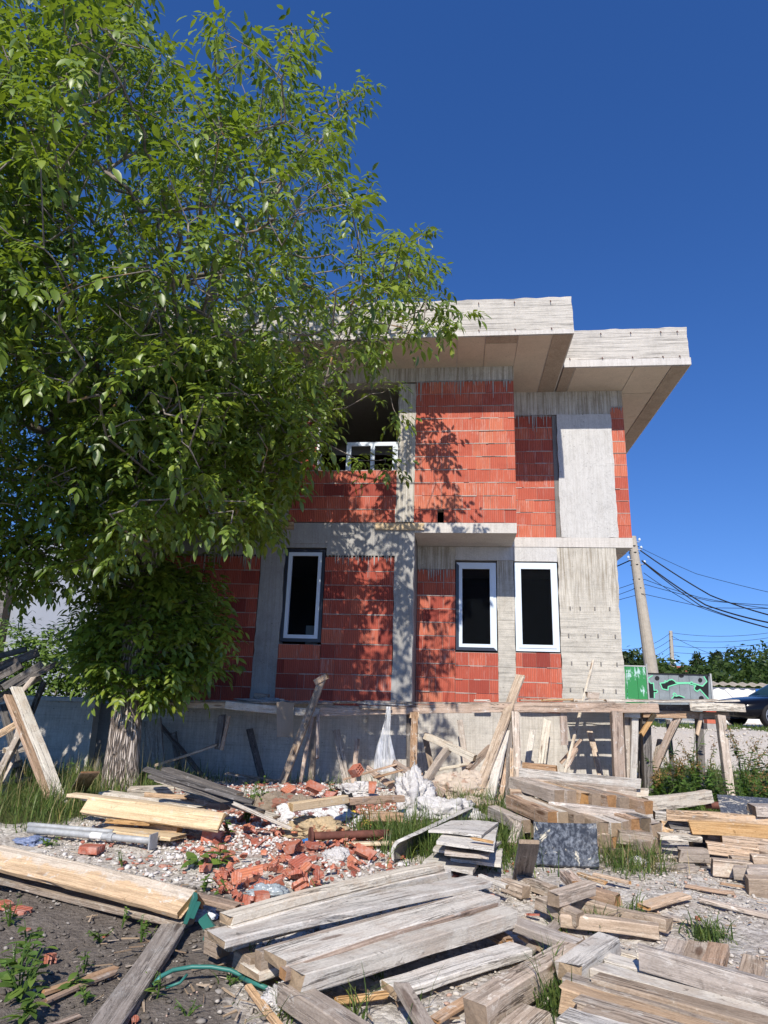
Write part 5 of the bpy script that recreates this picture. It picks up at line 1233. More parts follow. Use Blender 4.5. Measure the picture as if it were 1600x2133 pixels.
post(875, 1530, 885, 1602, 11.9, 11.7, .28, WP, 'white board standing against the plinth right of the brown prop', 'leaning_board', .03, True, 0, None)

# clutter under the deck
for k, (x1, y1, x2, y2, Y1, Y2, w, mt, lb) in enumerate(((700, 1520, 716, 1600, 11.2, 11.1, .12, WG, 'short grey board leaning on the plinth left of the plastic strip'), (745, 1540, 738, 1612, 11.2, 11.0, .08, WB, 'thin brown board leaning on the plinth behind the rags'), (520, 1520, 545, 1618, 11.2, 11.0, .14, WD, 'dark board leaning in the shade below the left column'), (1110, 1520, 1098, 1600, 11.9, 11.6, .10, WP, 'pale board leaning on the plinth behind the grey prop'), (1140, 1500, 1128, 1590, 12.2, 12.0, .14, WP, 'wide pale board leaning on the sunlit plinth below the right window'), (1228, 1520, 1250, 1612, 12.1, 11.7, .10, WG, 'grey board leaning in the shade below the concrete column'), (958, 1500, 972, 1600, 12.2, 12.0, .10, WG, 'grey board leaning behind the crossing beams'), (1375, 1540, 1352, 1640, 11.4, 11.2, .09, WG, 'grey board leaning behind the dark prop at the house corner'), (1392, 1500, 1402, 1620, 11.6, 11.6, .07, WD, 'thin dark stake behind the brown diagonal brace'))):
    post(x1, y1, x2, y2, Y1, Y2, w, mt, lb, 'leaning_board', .03, True, 0, None)
S('batten', 905, 1605, 985, 1590, 11.6, 11.4, .06, .05, WP, 'pale lath lying low behind the plaster heap')
S('timber_beam', 1090, 1595, 1160, 1602, 11.0, 10.8, .09, .09, WB, 'brown beam lying at the plinth foot behind the right stack')
S('timber_beam', 930, 1625, 1000, 1640, 10.3, 10.1, .08, .08, WP, 'pale beam end in the plaster heap')
S('plank', 470, 1612, 600, 1634, 10.6, 10.4, .12, .03, WG, 'grey plank lying at the plinth foot left of the rubble heap')

for k, (x1, y1, x2, y2, Y1, Y2, h, mt, lb) in enumerate(((-30, 1372, 50, 1352, 9.8, 10.0, .08, WD, 'dark plank behind the topmost one in the left leaning pile'), (-20, 1440, 95, 1395, 9.5, 9.9, .06, WB, 'reddish brown plank between the dark ones in the left leaning pile'), (-10, 1462, 80, 1412, 9.6, 9.9, .07, WG, 'grey plank under the reddish brown one in the left leaning pile'), (-40, 1580, 60, 1556, 9.2, 9.5, .09, WG, 'grey beam lying low behind the leaning boards'), (-40, 1610, 40, 1590, 9.0, 9.2, .08, WD, 'dark beam lying in the grass at the left edge'))): S('plank', x1, y1, x2, y2, Y1, Y2, .12, h, mt, lb, 0, G5)
post(52, 1470, 20, 1600, 9.4, 9.0, .08, WG, 'grey stake crossing behind the tan leaning board', 'leaning_board', .05, True, 0, G5)
post(5, 1470, 40, 1610, 9.6, 9.3, .10, WD, 'dark board leaning behind the tan one', 'leaning_board', .05, True, 0, G5)

for k, (x, y, Yd, mt, lb) in enumerate(((1262, 1752, 7.3, WG, 'grey beam end just behind the right corner of the black sheet'), (1336, 1746, 7.35, WB, 'brown beam end below the row above the grass'), (1346, 1766, 7.2, WG, 'grey beam end at the lower right of the right stack beside the white board'), (1312, 1790, 7.2, WG, 'lowest grey beam end half hidden in grass between the stacks'), (1270, 1785, 7.25, WD, 'dark beam end at ground level right of the black sheet'), (1095, 1722, 7.4, WG, 'grey beam end at the upper left corner of the black sheet'))):
    e = Vector(aY(x, y, Yd)); B3('timber_beam', e, e+Vector((-.3, .7, .02)), .12, .12, mt, lb, 0, G6)
for k, (x1, y1, x2, y2, w, mt, lb) in enumerate(((1085, 1990, 1165, 1915, .07, WG, 'thin grey lath between the lone plank and the brownish beam'), (905, 2120, 985, 2070, .06, WB, 'brown lath on the white gravel near the bottom edge'), (1240, 1965, 1330, 1990, .07, WP, 'pale lath on the gravel behind the long boards'), (1385, 1905, 1480, 1925, .05, WG, 'thin lath beside the grass tuft on the right gravel'), (1430, 1842, 1530, 1858, .06, WB, 'brown lath in front of the far right stack'), (935, 1905, 1050, 1960, .06, WB, 'brown lath in the shade under the foreground stack'))):
    T('batten', x1, y1, x2, y2, .03, .03, w, .022, mt, lb)
# ---------------------------------------------------------------- sheets, bags, bricks, pipes
def slab(nm, pts, th, mat, label, cat, group=None, bend=0., n=8, edge=None):
    """a thin sheet from four corners (3-D), bent a little"""
    a, b, c, d = [Vector(p) for p in pts]; mb = MB(); vs = []
    nr = (b-a).cross(d-a).normalized(); rr = random.Random(hash(label) % 999 if False else len(label)*7)
    for s in (0, 1):
        for j in range(n+1):
            for i in range(n+1):
                u, v = i/n, j/n; p = (a*(1-u)+b*u)*(1-v)+(d*(1-u)+c*u)*v
                p = p + nr*(bend*4*u*(1-u)) + nr*.004*mnoise.noise(p*6)
                if i in (0, n) or j in (0, n): p = p + Vector((mnoise.noise(p*13), mnoise.noise(p*13+Vector((5, 0, 0))), 0))*.01
                vs.append(p - nr*th*s)
    w = n+1; m_ = w*w
    fs = [(j*w+i, j*w+i+1, (j+1)*w+i+1, (j+1)*w+i) for j in range(n) for i in range(n)]; fs += [tuple(m_+k for k in reversed(f)) for f in fs]
    bd = list(range(w))+[j*w+n for j in range(1, w)]+[n*w+i for i in reversed(range(n))]+[j*w for j in reversed(range(1, n))]
    fs += [(bd[k], m_+bd[k], m_+bd[(k+1) % len(bd)], bd[(k+1) % len(bd)]) for k in range(len(bd))]
    mb.add(vs, fs); o = mb.build(nm, mat, loc=(a+c)/2); return tag(o, label, cat, group)
def film(name, c, wear, rough, sc=4., thr=.56):
    t = NT(name, rough, .5); n = t.noise(sc, 7, .75, t.map((1, 1, .45)), 1.); s = t.noise(sc*5, 5, .7, t.map((1.6, 1.6, .3)))
    cc = t.mix(t.ramp(s, [(.45, 0.), (.75, .7)]), c, (.34, .37, .41)); cc = t.mix(t.ramp(n, [(thr, 0.), (thr+.03, 1.)]), cc, wear)
    t.color(cc); t.bump(t.math('ADD', n, t.math('MULTIPLY', s, .6)), .7, .012); return t.m
FILM = film('black_film_plywood', (.03, .035, .045), (.55, .50, .38), .3, 3.2, .575)
TARP = film('black_speckled_sheet', (.04, .045, .055), (.5, .45, .36), .5, 8., .54)
PLY = wood('cement_plywood', (.44, .39, .33), (.60, .55, .48), .7, (.66, .62, .55))
a, b, c, d = aY(1111, 1714, 6.98), aY(1242, 1718, 6.9), g(1249, 1808, .01), g(1114, 1801, .01)
slab('film_plywood_sheet', (a, b, c, d), .018, FILM, 'black film-faced plywood sheet with peeled yellow patches leaning on the beams', 'sheet', None, .01)
slab('speckled_sheet', (aY(1494, 1658, 7.9), aY(1640, 1668, 7.8), aY(1640, 1700, 7.4), aY(1502, 1698, 7.4)), .015, TARP, 'black and white speckled sheet behind the far right stack', 'sheet')
G9 = 'plywood offcuts of the small stack'
def quad(pts, z): return [g(x, y, z) for x, y in pts]
slab('plywood_sheet', quad([(892, 1729), (1002, 1741), (1038, 1713), (940, 1709)], .30), .02, PLY, 'topmost warped plywood offcut of the small stack', 'sheet', G9, .01)
slab('plywood_sheet', quad([(908, 1752), (1029, 1768), (1037, 1714), (945, 1712)], .27), .025, PLY, 'thick whitish plywood offcut second from the top', 'sheet', G9)
slab('plywood_sheet', quad([(925, 1774), (1018, 1782), (1030, 1735), (940, 1728)], .20), .03, WG, 'dark brown sheet in the middle of the small plywood stack', 'sheet', G9)
slab('plywood_sheet', quad([(902, 1768), (1000, 1785), (1045, 1752), (925, 1740)], .16), .02, PLY, 'plywood offcut poking out left, second from the bottom', 'sheet', G9)
slab('plywood_sheet', quad([(938, 1788), (1044, 1800), (1048, 1768), (945, 1760)], .10), .025, PLY, 'grey lower sheet of the small plywood stack with a rounded corner', 'sheet', G9)
slab('plywood_sheet', quad([(880, 1795), (985, 1815), (1000, 1790), (915, 1768)], .07), .03, PLY, 'lowest plywood sheet reaching under the foreground stack', 'sheet', G9)
T('batten', 983, 1745, 1028, 1753, .315, .305, .05, .015, WO, 'small ochre lath on the small plywood stack')
slab('curved_panel', (g(815, 1790, .03), g(840, 1745, .22), aY(982, 1679, 8.3), g(950, 1718, .04)), .03, PLY, 'long cement-crusted panel tilted in the grass', 'panel', None, .05, 12)
# brown bits
T('brown_block', 172, 1760, 212, 1762, .06, .06, .14, .06, BRF, 'small brown block in front of the grey pipes')
# bags, sacks, heaps
def cloth(name, c, rough=.6, c2=None, sc=5, thr=.55, tr=0):
    t = NT(name, rough, .3); n = t.noise(9, 6, .7, None, 1.5); f = t.noise(sc, 3, .6)
    cc = t.ramp(n, [(.3, tuple(x*.8 for x in c)), (.6, c)])
    if c2: cc = t.mix(t.ramp(f, [(thr, 0.), (thr+.02, .9)]), cc, c2)
    t.color(cc); t.bump(t.math('ADD', n, t.noise(40, 3, .6, None, 2)), .8, .02)
    return t.m
CWH = cloth('white_plastic_bag', (.66, .635, .61), .4); CSK = cloth('printed_sack', (.78, .77, .76), .6, (.20, .06, .05), 9, .58)
CBE = cloth('paper_sack', (.55, .42, .25), .85, (.38, .16, .09), 8, .60); CGR = cloth('dirty_sack', (.30, .24, .18), .85, (.30, .13, .09), 5, .55); CPK = cloth('beige_plaster', (.60, .50, .40), .9, (.45, .30, .22), 6, .6)
def bag(nm, px, py, rx, ry, rz, mat, label, cat, crumple=.28, sd=0, rot=0, lift=.5):
    p = g(px, py); mb = MB(); nu, nv = 72, 40; vs = []
    for j in range(nv+1):
        th = math.pi*j/nv
        for i in range(nu):
            ph = 2*math.pi*i/nu; q = Vector((math.sin(th)*math.cos(ph), math.sin(th)*math.sin(ph), math.cos(th)))
            k = 1 + crumple*(mnoise.noise(q*1.6+Vector((sd, 0, 0))) - .8*abs(mnoise.noise(q*3.3+Vector((0, sd, 0)))) - .7*abs(mnoise.noise(q*6.5+Vector((sd, sd, 0)))) - .45*abs(mnoise.noise(q*13+Vector((sd, 2, sd)))) + .3)
            x, y, z = q.x*rx*k, q.y*ry*k, q.z*rz*k
            z = max(z, -rz*lift)
            c, s = math.cos(R(rot)), math.sin(R(rot)); vs.append((p.x+x*c-y*s, p.y+x*s+y*c, p.z+z+rz*lift-.02))
    fs = [(j*nu+i, (j+1)*nu+i, (j+1)*nu+(i+1) % nu, j*nu+(i+1) % nu) for j in range(nv) for i in range(nu)]
    mb.add(vs, fs); o = mb.build(nm, mat, loc=p, smooth=True); return tag(o, label, cat)
bag('plastic_bag', 862, 1684, .26, .22, .30, CWH, 'crumpled white plastic bag hanging over the pallet boards', 'bag', .5, 1)
bag('plastic_bag', 920, 1712, .42, .26, .20, CWH, 'shiny crumpled white plastic bag behind the tilted panel', 'bag', .5, 2, 10)
bag('plastic_bag', 742, 1655, .30, .14, .11, CWH, 'flat white rag lying on the rubble below the plinth', 'rag', .6, 3)
bag('plastic_bag', 815, 1640, .22, .14, .09, CWH, 'small white rag beside the broken pallet', 'rag', .6, 8)
bag('cement_sack', 678, 1712, .38, .22, .15, CSK, 'white sack with dark red print bursting on the rubble', 'sack', .35, 4, -28)
bag('cement_sack', 612, 1708, .25, .16, .13, CSK, 'smaller printed white sack between the dirty sacks', 'sack', .35, 9, 20)
bag('cement_sack', 655, 1738, .30, .2, .12, CBE, 'torn beige paper sack in front of the printed sack', 'sack', .45, 5, 12)
bag('cement_sack', 575, 1690, .40, .25, .15, CGR, 'dirty brown sack slumped on the red rubble', 'sack', .3, 6, -8)
bag('cement_sack', 625, 1695, .22, .2, .14, CGR, 'grey-brown torn sack right of the slumped one', 'sack', .4, 7)
bag('black_bag', 720, 1695, .10, .25, .16, BLA, 'black plastic bag between the printed sack and the pallet', 'bag', .4, 12)
bag('plaster_heap', 962, 1662, .50, .35, .24, CPK, 'beige heap of plaster and torn paper below the slanting beams', 'heap', .35, 11)
bag('plaster_heap', 985, 1690, .38, .25, .12, CPK, 'lower beige plaster heap beside the leaning boards', 'heap', .4, 13)
bag('black_rag', 2, 1490, .25, .2, .5, cloth('black_cloth', (.03, .03, .035), .9), 'black rag stuffed in the leaning timbers', 'rag', .4, 14)
bag('foil_scrap', 1325, 1800, .12, .07, .05, CWH, 'bright crumpled plastic scrap in the grass between the stacks', 'scrap', .5, 15)
bag('clear_bottle_scrap', 560, 1868, .16, .1, .07, M('dusty_clear_plastic', (.30, .34, .36), .25, .5, var=.2), 'dusty grey plastic film with a blue end behind the foreground stack', 'scrap', .5, 16, 20)
bag('white_chunk', 700, 1790, .12, .09, .08, CWH, 'white plaster lump among the red fragments', 'lump', .3, 18)
bag('yellow_scrap', 737, 1707, .06, .05, .07, M('yellow_plastic', (.70, .48, .06), .6, .3), 'yellow plastic scrap on the red rubble', 'scrap', .4, 19)
bag('yellow_scrap', 762, 1722, .06, .05, .06, M('yellow_plastic_two', (.68, .50, .12), .6, .3), 'second yellow scrap right of the first near the grass', 'scrap', .4, 20)
bag('blue_scrap', 643, 1753, .07, .04, .03, M('blue_plastic', (.03, .16, .42), .5, .3), 'blue plastic scrap by the rusty pipe', 'scrap', .4, 21)
bag('blue_scrap', 65, 1757, .16, .09, .05, M('blue_film', (.16, .2, .32), .4, .4), 'bluish film at the edge of the grass behind the yellow beam', 'scrap', .5, 22)
# hanging plastic strip and cardboard on the deck
mb = MB(); vs = []; n = 16
for j in range(n+1):
    v = j/n; w = .05+.30*v; c = aY(808-8*v, 1472+135*v, 10.42)
    for i in range(9): u = i/8-.5; vs.append((c.x+u*w+.02*math.sin(7*v+i), c.y+.05*math.sin(i*2.1+v*3), c.z+.02*mnoise.noise(Vector((i, j*.4, 0)))))
mb.add(vs, [(j*9+i, (j+1)*9+i, (j+1)*9+i+1, j*9+i+1) for j in range(n) for i in range(8)])
t = NT('translucent_film', .3, .5); t.color(t.ramp(t.noise(14, 5, .7, t.map((4, 1, .5))), [(.35, (.45, .47, .5)), (.65, (.85, .86, .88))])); t.val(t.ramp(t.noise(9, 5, .7, t.map((5, 1, .5))), [(.35, .25), (.6, .8)]), t.p.inputs['Alpha'])
o = mb.build('plastic_strip', t.m, smooth=True); tag(o, 'thin translucent plastic strip hanging from the deck beam', 'plastic strip')
a = aY(576, 1462, 10.4); b = aY(612, 1464, 10.4); c = aY(611, 1536, 10.4); d = aY(577, 1535, 10.4)
slab('cardboard_piece', (a, b, c, d), .006, M('cardboard', (.33, .26, .19), .9, .1, var=.1), 'brown cardboard flap hanging over the deck edge', 'cardboard', None, .02)
bag_ = bag('cement_rag', 560, 1465, .38, .12, .05, cloth('grey_rag', (.42, .41, .40), .9), 'grey cement-stiff rag lying on the deck below the left window', 'rag', .6, 31)
bag_.location = aY(555, 1462, 10.7)
b_ = bag('cement_rag', 830, 1470, .45, .10, .03, CWH, 'white cement splash crusted on the deck edge', 'crust', .6, 32); b_.location = aY(790, 1466, 10.62)
# broken pallet
pa = empty('broken_pallet', g(800, 1650), 'broken light wooden pallet tipped on the rubble', 'pallet')
def pp_(nm, x1, y1, x2, y2, Y1, Y2, w, h, mt=WB): plank_part(nm, aY(x1, y1, Y1), aY(x2, y2, Y2), w, h, mt, 0, pa)
pp_('rail', 820, 1590, 925, 1655, 9.9, 9.5, .05, .10); pp_('rail', 765, 1600, 850, 1662, 10.1, 9.7, .05, .08)
for k, (x1, y1, x2, y2) in enumerate(((715, 1624, 826, 1592), (780, 1620, 850, 1600), (800, 1633, 880, 1612), (870, 1640, 930, 1640))): pp_('slat', x1, y1, x2, y2, 9.75, 9.85, .09, .022)
T('pallet_board', 607, 1672, 722, 1656, .34, .34, .08, .08, WY, 'yellowish pallet bearer with dark notches on the rubble')
T('pallet_board', 724, 1662, 838, 1656, .30, .30, .08, .07, WB, 'brown pallet bearer continuing right of the yellowish one')
T('pallet_board', 770, 1690, 838, 1692, .2, .2, .09, .09, WB, 'pallet block row at the edge of the grass')
T('batten', 555, 1700, 605, 1722, .22, .12, .06, .03, WP, 'pale lath crossing in front of the dirty sacks', 0, None, (.35, 0))
T('batten', 725, 1756, 832, 1752, .05, .05, .08, .03, WY, 'yellowish lath on the ground before the rusty pipe')
T('batten', 980, 1672, 1025, 1670, .1, .1, .05, .03, WO, 'ochre lath at the left edge of the right grass')
# pipes
def pipe(nm, x1, y1, x2, y2, z1, z2, r, mat, label, cat):
    a, b = g(x1, y1, z1), g(x2, y2, z2); e = empty(nm, (a+b)/2, label, cat); mb_ = MB(); mb_.tube([a+(b-a)*k/6 for k in range(7)], r, 14); part(mb_, 'tube', mat, e, smooth=True); return e, a, b
e, a, b = pipe('scaffold_prop', 60, 1728, 318, 1752, .07, .07, .030, STE, 'galvanised steel prop with a flat end plate in front of the board pile', 'steel prop')
d = (b-a).normalized(); mb = MB(); n_ = d; u = Vector((0, 0, 1)); s = n_.cross(u)
vs = [b+n_*k+s*i*.065+u*j*.065 for k in (0, .012) for i, j in ((-1, -1), (1, -1), (1, 1), (-1, 1))]
mb.add(vs, [(0, 3, 2, 1), (4, 5, 6, 7), (0, 1, 5, 4), (1, 2, 6, 5), (2, 3, 7, 6), (3, 0, 4, 7)]); part(mb, 'end_plate', STE, e)
c = a+(b-a)*.66; mb = MB(); mb.tube([c, c+d*.05], .042, 12); part(mb, 'collar', STE, e)
c = a+(b-a)*.52; mb = MB(); mb.tube([c, c+d*.12], .0312, 12); part(mb, 'sticker', WHT, e)
pipe('scaffold_prop', 60, 1718, 235, 1733, .09, .08, .024, STE, 'second galvanised prop lying behind the one with the end plate', 'steel prop')
e, a, b = pipe('rusty_pipe', 648, 1742, 805, 1736, .10, .10, .036, RUS, 'rusty brown iron pipe with a flange lying across the rubble', 'pipe')
mb = MB(); d = (b-a).normalized(); mb.tube([a-d*.012, a+d*.010], .080, 18); part(mb, 'flange', RUS, e)
pipe('drain_pipe', 1066, 1665, 1078, 1690, .18, .1, .05, WHT, 'white plastic pipe end left of the right stack', 'pipe')
pipe('red_pipe', 1470, 1676, 1500, 1678, .3, .3, .04, RUS, 'dark red pipe stub beside the speckled sheet', 'pipe')
def strap(pts, r, label):
    mb_ = MB(); mb_.tube([g(*p) for p in pts], r, 6); o = mb_.build('green_strap', GRN, smooth=True); return tag(o, label, 'strap', 'green plastic straps')
strap([(320, 2052, .02), (335, 2034, .05), (360, 2021, .06), (400, 2014, .07), (440, 2014, .07), (480, 2021, .06), (510, 2035, .04), (538, 2056, .02)], .011, 'long arched green strap on the dark soil')
strap([(345, 2058, .01), (375, 2047, .03), (390, 2030, .05)], .007, 'short green strap end under the arched one')
strap([(612, 2048, .10), (608, 2075, .06), (625, 2100, .04), (650, 2130, .03)], .014, 'twisted green strap below the foreground stack')
strap([(500, 2035, .04), (540, 2052, .04), (560, 2060, .03)], .012, 'green strap end beside the orange stake')
mb = MB(); a = g(395, 1900, .02); mb.box(-.012, .012, -.035, .035, -.09, .07); mb.box(.013, .04, -.035, -.025, -.05, .05); o = mb.build('green_clip', GRN); o.location = g(398, 1888, .14); o.rotation_euler = (.2, .3, .5); tag(o, 'green plastic end clip on the yellow box beam', 'clip')
mb = MB(); mb.box(-.05, .05, -.02, .02, -.03, .03); mb.box(.051, .065, -.02, .02, -.07, .03); o = mb.build('green_clip', GRN); o.location = g(432, 1925, .06); o.rotation_euler = (.1, .9, .4); tag(o, 'second green plastic clip lying left of the foreground stack', 'clip')
bag('plastic_bag', 420, 1908, .11, .06, .06, PVC, 'small white plastic packet beside the green clips', 'packet', .4, 41)
bag('plastic_bag', 588, 2090, .09, .10, .07, CWH, 'clear crumpled plastic beside the green strap', 'scrap', .6, 42)
# boards nailed to the beam over the ground floor
mb = MB(); q0, q1 = aY(782, 1092, 11.38), aY(884, 1104, 11.38); mb.box(q0.x, q1.x, 11.36, 11.388, q1.z, q0.z+.02); o = mb.build('formwork_board', WY); tag(o, 'yellow board left nailed to the concrete under the upper column', 'board')
mb = MB(); q0, q1 = aY(562, 1088, 11.38), aY(612, 1103, 11.38); mb.box(q0.x, q1.x, 11.36, 11.388, q1.z, q0.z); o = mb.build('formwork_board', WO); tag(o, 'short orange board left on the concrete above the left window', 'board')
# white frame leaning inside the upper opening
wf = empty('spare_window_frame', (-1.5, 11.78, 4.4), 'white window frame leaning inside the upper opening', 'window frame')
x0, x1, z0, z1 = aY(722, 950, 11.78).x, aY(829, 950, 11.78).x, 4.4, aY(780, 922, 11.78).z
for b_ in ((x0, x0+.09, z0, z1), (x1-.10, x1, z0, z1), (x0+.091, x1-.101, z1-.075, z1), (x0+.47, x0+.55, z0, z1-.0751)): mb = MB(); mb.box(b_[0], b_[1], 11.75, 11.81, b_[2], b_[3]); part(mb, 'frame_bar', PVC, wf)
# ---------------------------------------------------------------- broken hollow blocks
def hollow_block(L, w, h, cells=(3, 3), depth=.07, cut=0, sd=0):
    """ribbed block whose end faces show the hollow cells"""
    rr = random.Random(sd); mb = MB(); ny, nz = cells; t_ = .012
    ys = []; zs = []
    cw = (w-t_*(ny+1))/ny; chh = (h-t_*(nz+1))/nz
    ys = [-w/2]; 
    for k in range(ny): ys += [ys[-1]+t_, ys[-1]+t_+cw]
    ys.append(w/2); zs = [-h/2]
    for k in range(nz): zs += [zs[-1]+t_, zs[-1]+t_+chh]
    zs.append(h/2)
    for sx in (-1, 1):
        vs = {}
        def V_(y, z, d=0): return (sx*(L/2-d) + sx*cut*.5*(z/h if sx > 0 else 0), y, z)
        for a in range(len(ys)-1):
            for b in range(len(zs)-1):
                c4 = [(ys[a], zs[b]), (ys[a+1], zs[b]), (ys[a+1], zs[b+1]), (ys[a], zs[b+1])]
                if a % 2 and b % 2:
                    v = [V_(*c) for c in c4]+[V_(*c, depth) for c in c4]; f = [(0, 4, 5, 1), (1, 5, 6, 2), (2, 6, 7, 3), (3, 7, 4, 0), (4, 7, 6, 5)]
                    mb.add(v, f if sx > 0 else [tuple(reversed(q_)) for q_ in f], .3)
                else: mb.add([V_(*c) for c in c4], [(0, 1, 2, 3) if sx > 0 else (3, 2, 1, 0)], .75)
    X0, X1 = -L/2, L/2; c = cut*.5
    v = [(X0, -w/2, -h/2), (X1-c*.5, -w/2, -h/2), (X1-c*.5, w/2, -h/2), (X0, w/2, -h/2), (X0, -w/2, h/2), (X1+c*.5, -w/2, h/2), (X1+c*.5, w/2, h/2), (X0, w/2, h/2)]
    mb.add(v, [(0, 3, 2, 1), (4, 5, 6, 7), (0, 1, 5, 4), (2, 3, 7, 6)], .65); return mb
HB = [(415+28, 1742, 0, .26, .19, .14, 'dark red hollow block lying whole left of the white rubble', 8), (600, 1650, .12, .2, .18, .12, 'red hollow block showing its holes, left on the rubble heap', 60), (655, 1640, .14, .28, .16, .13, 'long ribbed hollow block tilted on top of the rubble heap', 25), (742, 1605, .22, .2, .18, .16, 'dusty hollow block tumbled behind the broken pallet', -40), (775, 1640, .1, .12, .12, .18, 'upright half block between the white rags', 10),
      (690, 1655, .1, .16, .12, .1, 'small block half beside the tilted long block', -15), (625, 1800, .02, .22, .16, .09, 'split orange block with open ribs in the middle of the rubble', 50), (760, 1775, .02, .24, .16, .10, 'pinkish red block near the grass at the right of the rubble', 4), (520, 1822, .02, .22, .14, .07, 'orange ribbed block piece at the front of the white rubble', 14), (545, 1868, .0, .14, .12, .08, 'small holed block piece behind the foreground stack', 30), (255*0+428, 1808, .0, .1, .1, .07, 'small square block piece between the broad-leaved weeds', 70), (610, 1765, .05, .18, .14, .09, 'orange block piece below the rusty flange', -30)]
for k, (px, py, dz, L, w, h, lb, rz) in enumerate(HB):
    L, w, h = L*.72, w*.72, h*.72; o = hollow_block(L, w, h, (3, 3) if h > .1 else (3, 2), .06, .06*(k % 3), k).build('hollow_block', BRF); o.location = g(px, py, dz+h*.45); o.rotation_euler = (R([-8, 20, -25, 35, 5][k % 5]), R([4, -18, 22, -12, 0][k % 5]), R(rz)); tag(o, lb, 'brick')
# shards
def shard_mesh(k):
    rr = random.Random(k*31+5); L, w = rr.uniform(.08, .22), rr.uniform(.05, .12); h = rr.uniform(.014, .04); mb = MB()
    n = rr.choice([5, 6, 7]); poly = []
    for i in range(n):
        an = 2*math.pi*i/n+rr.uniform(-.25, .25); poly.append((L/2*max(-1, min(1, 1.25*math.cos(an))), w/2*max(-1, min(1, 1.25*math.sin(an)))))
    mb.prism(poly, -h/2, h/2, rr.uniform(.4, 1), 0, 'z')
    if k % 2 == 0:
        for s in (-1, 1):
            if rr.random() < .7: mb.box(-L*.42, L*.40, s*w*.40-.007, s*w*.40+.007, -h/2-rr.uniform(.03, .06), -h/2+.002, rr.uniform(.4, .9))
        mb.box(-L*.4, L*.36, -.006, .006, -h/2-.04, -h/2+.003, .5)
    return mb
protos = []
srng = random.Random(21)
for k in range(290):
    if k < 14:
        o = shard_mesh(k).build('block_shard', BRF); protos.append(o)
    else: o = protos[k % 14].copy(); col.objects.link(o)
    for _ in range(50):
        px, py = srng.uniform(385, 860), srng.uniform(1660, 1885)
        if inpoly(np.array([px]), np.array([py]), [(395, 1770), (520, 1690), (640, 1655), (800, 1690), (850, 1730), (760, 1770), (900, 1790), (700, 1830), (520, 1878), (440, 1840)])[0]: break
    o.location = g(px, py, srng.uniform(.0, .07)); o.rotation_euler = (srng.gauss(0, .5), srng.gauss(0, .45), srng.uniform(0, 6.28)); s = srng.choice([.28, .35, .42, .5, .62, .8]); o.scale = (s, s, s)
    tag(o, 'jagged red shard of broken hollow block in the white rubble', 'brick shard', 'red block shards in the rubble')
for k, (px, py, lb) in enumerate(((45, 1897, 'red shard at the left edge under the yellow box beam'), (8, 1885, 'dark red lump at the left edge under the yellow box beam'), (105, 1992, 'flat red shard in the middle of the dark soil'), (220, 1950, 'tiny red chip on the dark soil behind the weed'), (282, 2122, 'tiny red chip at the bottom of the dark soil'), (58, 1936, 'small red chip left on the dark soil'), (1200*0+1455, 1912, 'orange chip on the right gravel'), (1110, 1905, 'dark red chip behind the big loose beams'))):
    o = protos[k].copy(); col.objects.link(o); o.location = g(px, py, .015); o.rotation_euler = (.1, .1, k*1.3); s = [.8, .9, .6, .3, .3, .4, .35, .5][k]; o.scale = (s, s, s); tag(o, lb, 'brick shard')
# ---------------------------------------------------------------- loose stuff on the ground
ico = None
def icosa():
    t_ = (1+5**.5)/2
    v = np.array([(-1,t_,0),(1,t_,0),(-1,-t_,0),(1,-t_,0),(0,-1,t_),(0,1,t_),(0,-1,-t_),(0,1,-t_),(t_,0,-1),(t_,0,1),(-t_,0,-1),(-t_,0,1)], float); v /= np.linalg.norm(v[0])
    f = np.array([(0,11,5),(0,5,1),(0,1,7),(0,7,10),(0,10,11),(1,5,9),(5,11,4),(11,10,2),(10,7,6),(7,1,8),(3,9,4),(3,4,2),(3,2,6),(3,6,8),(3,8,9),(4,9,5),(2,4,11),(6,2,10),(8,6,7),(9,8,1)])
    return v, f
IV, IF = icosa()
ghv = lambda x, y: ghn(x, y)
def stones(name, x, y, size, tint, mat, flat=.65, sink=.3):
    n = len(x); j = nrg.uniform(.6, 1.3, (n, 12, 1)); ax = nrg.uniform(.6, 1.3, (n, 1, 3)); ax[:, :, 2] *= flat
    an = nrg.uniform(0, 6.28, n); c, s = np.cos(an)[:, None], np.sin(an)[:, None]
    v = IV[None]*j*ax*size[:, None, None]; vx = v[..., 0]*c-v[..., 1]*s; vy = v[..., 0]*s+v[..., 1]*c
    z = ghv(x, y) + gnoise(x, y)
    v = np.stack([vx+x[:, None], vy+y[:, None], v[..., 2]+(z+size*flat*(1-sink))[:, None]], -1)
    f = IF[None]+(np.arange(n)*12)[:, None, None]
    return kind(npmesh(name, v.reshape(-1, 3), f.reshape(-1, 3), mat, np.repeat(tint, 20)), 'stuff')
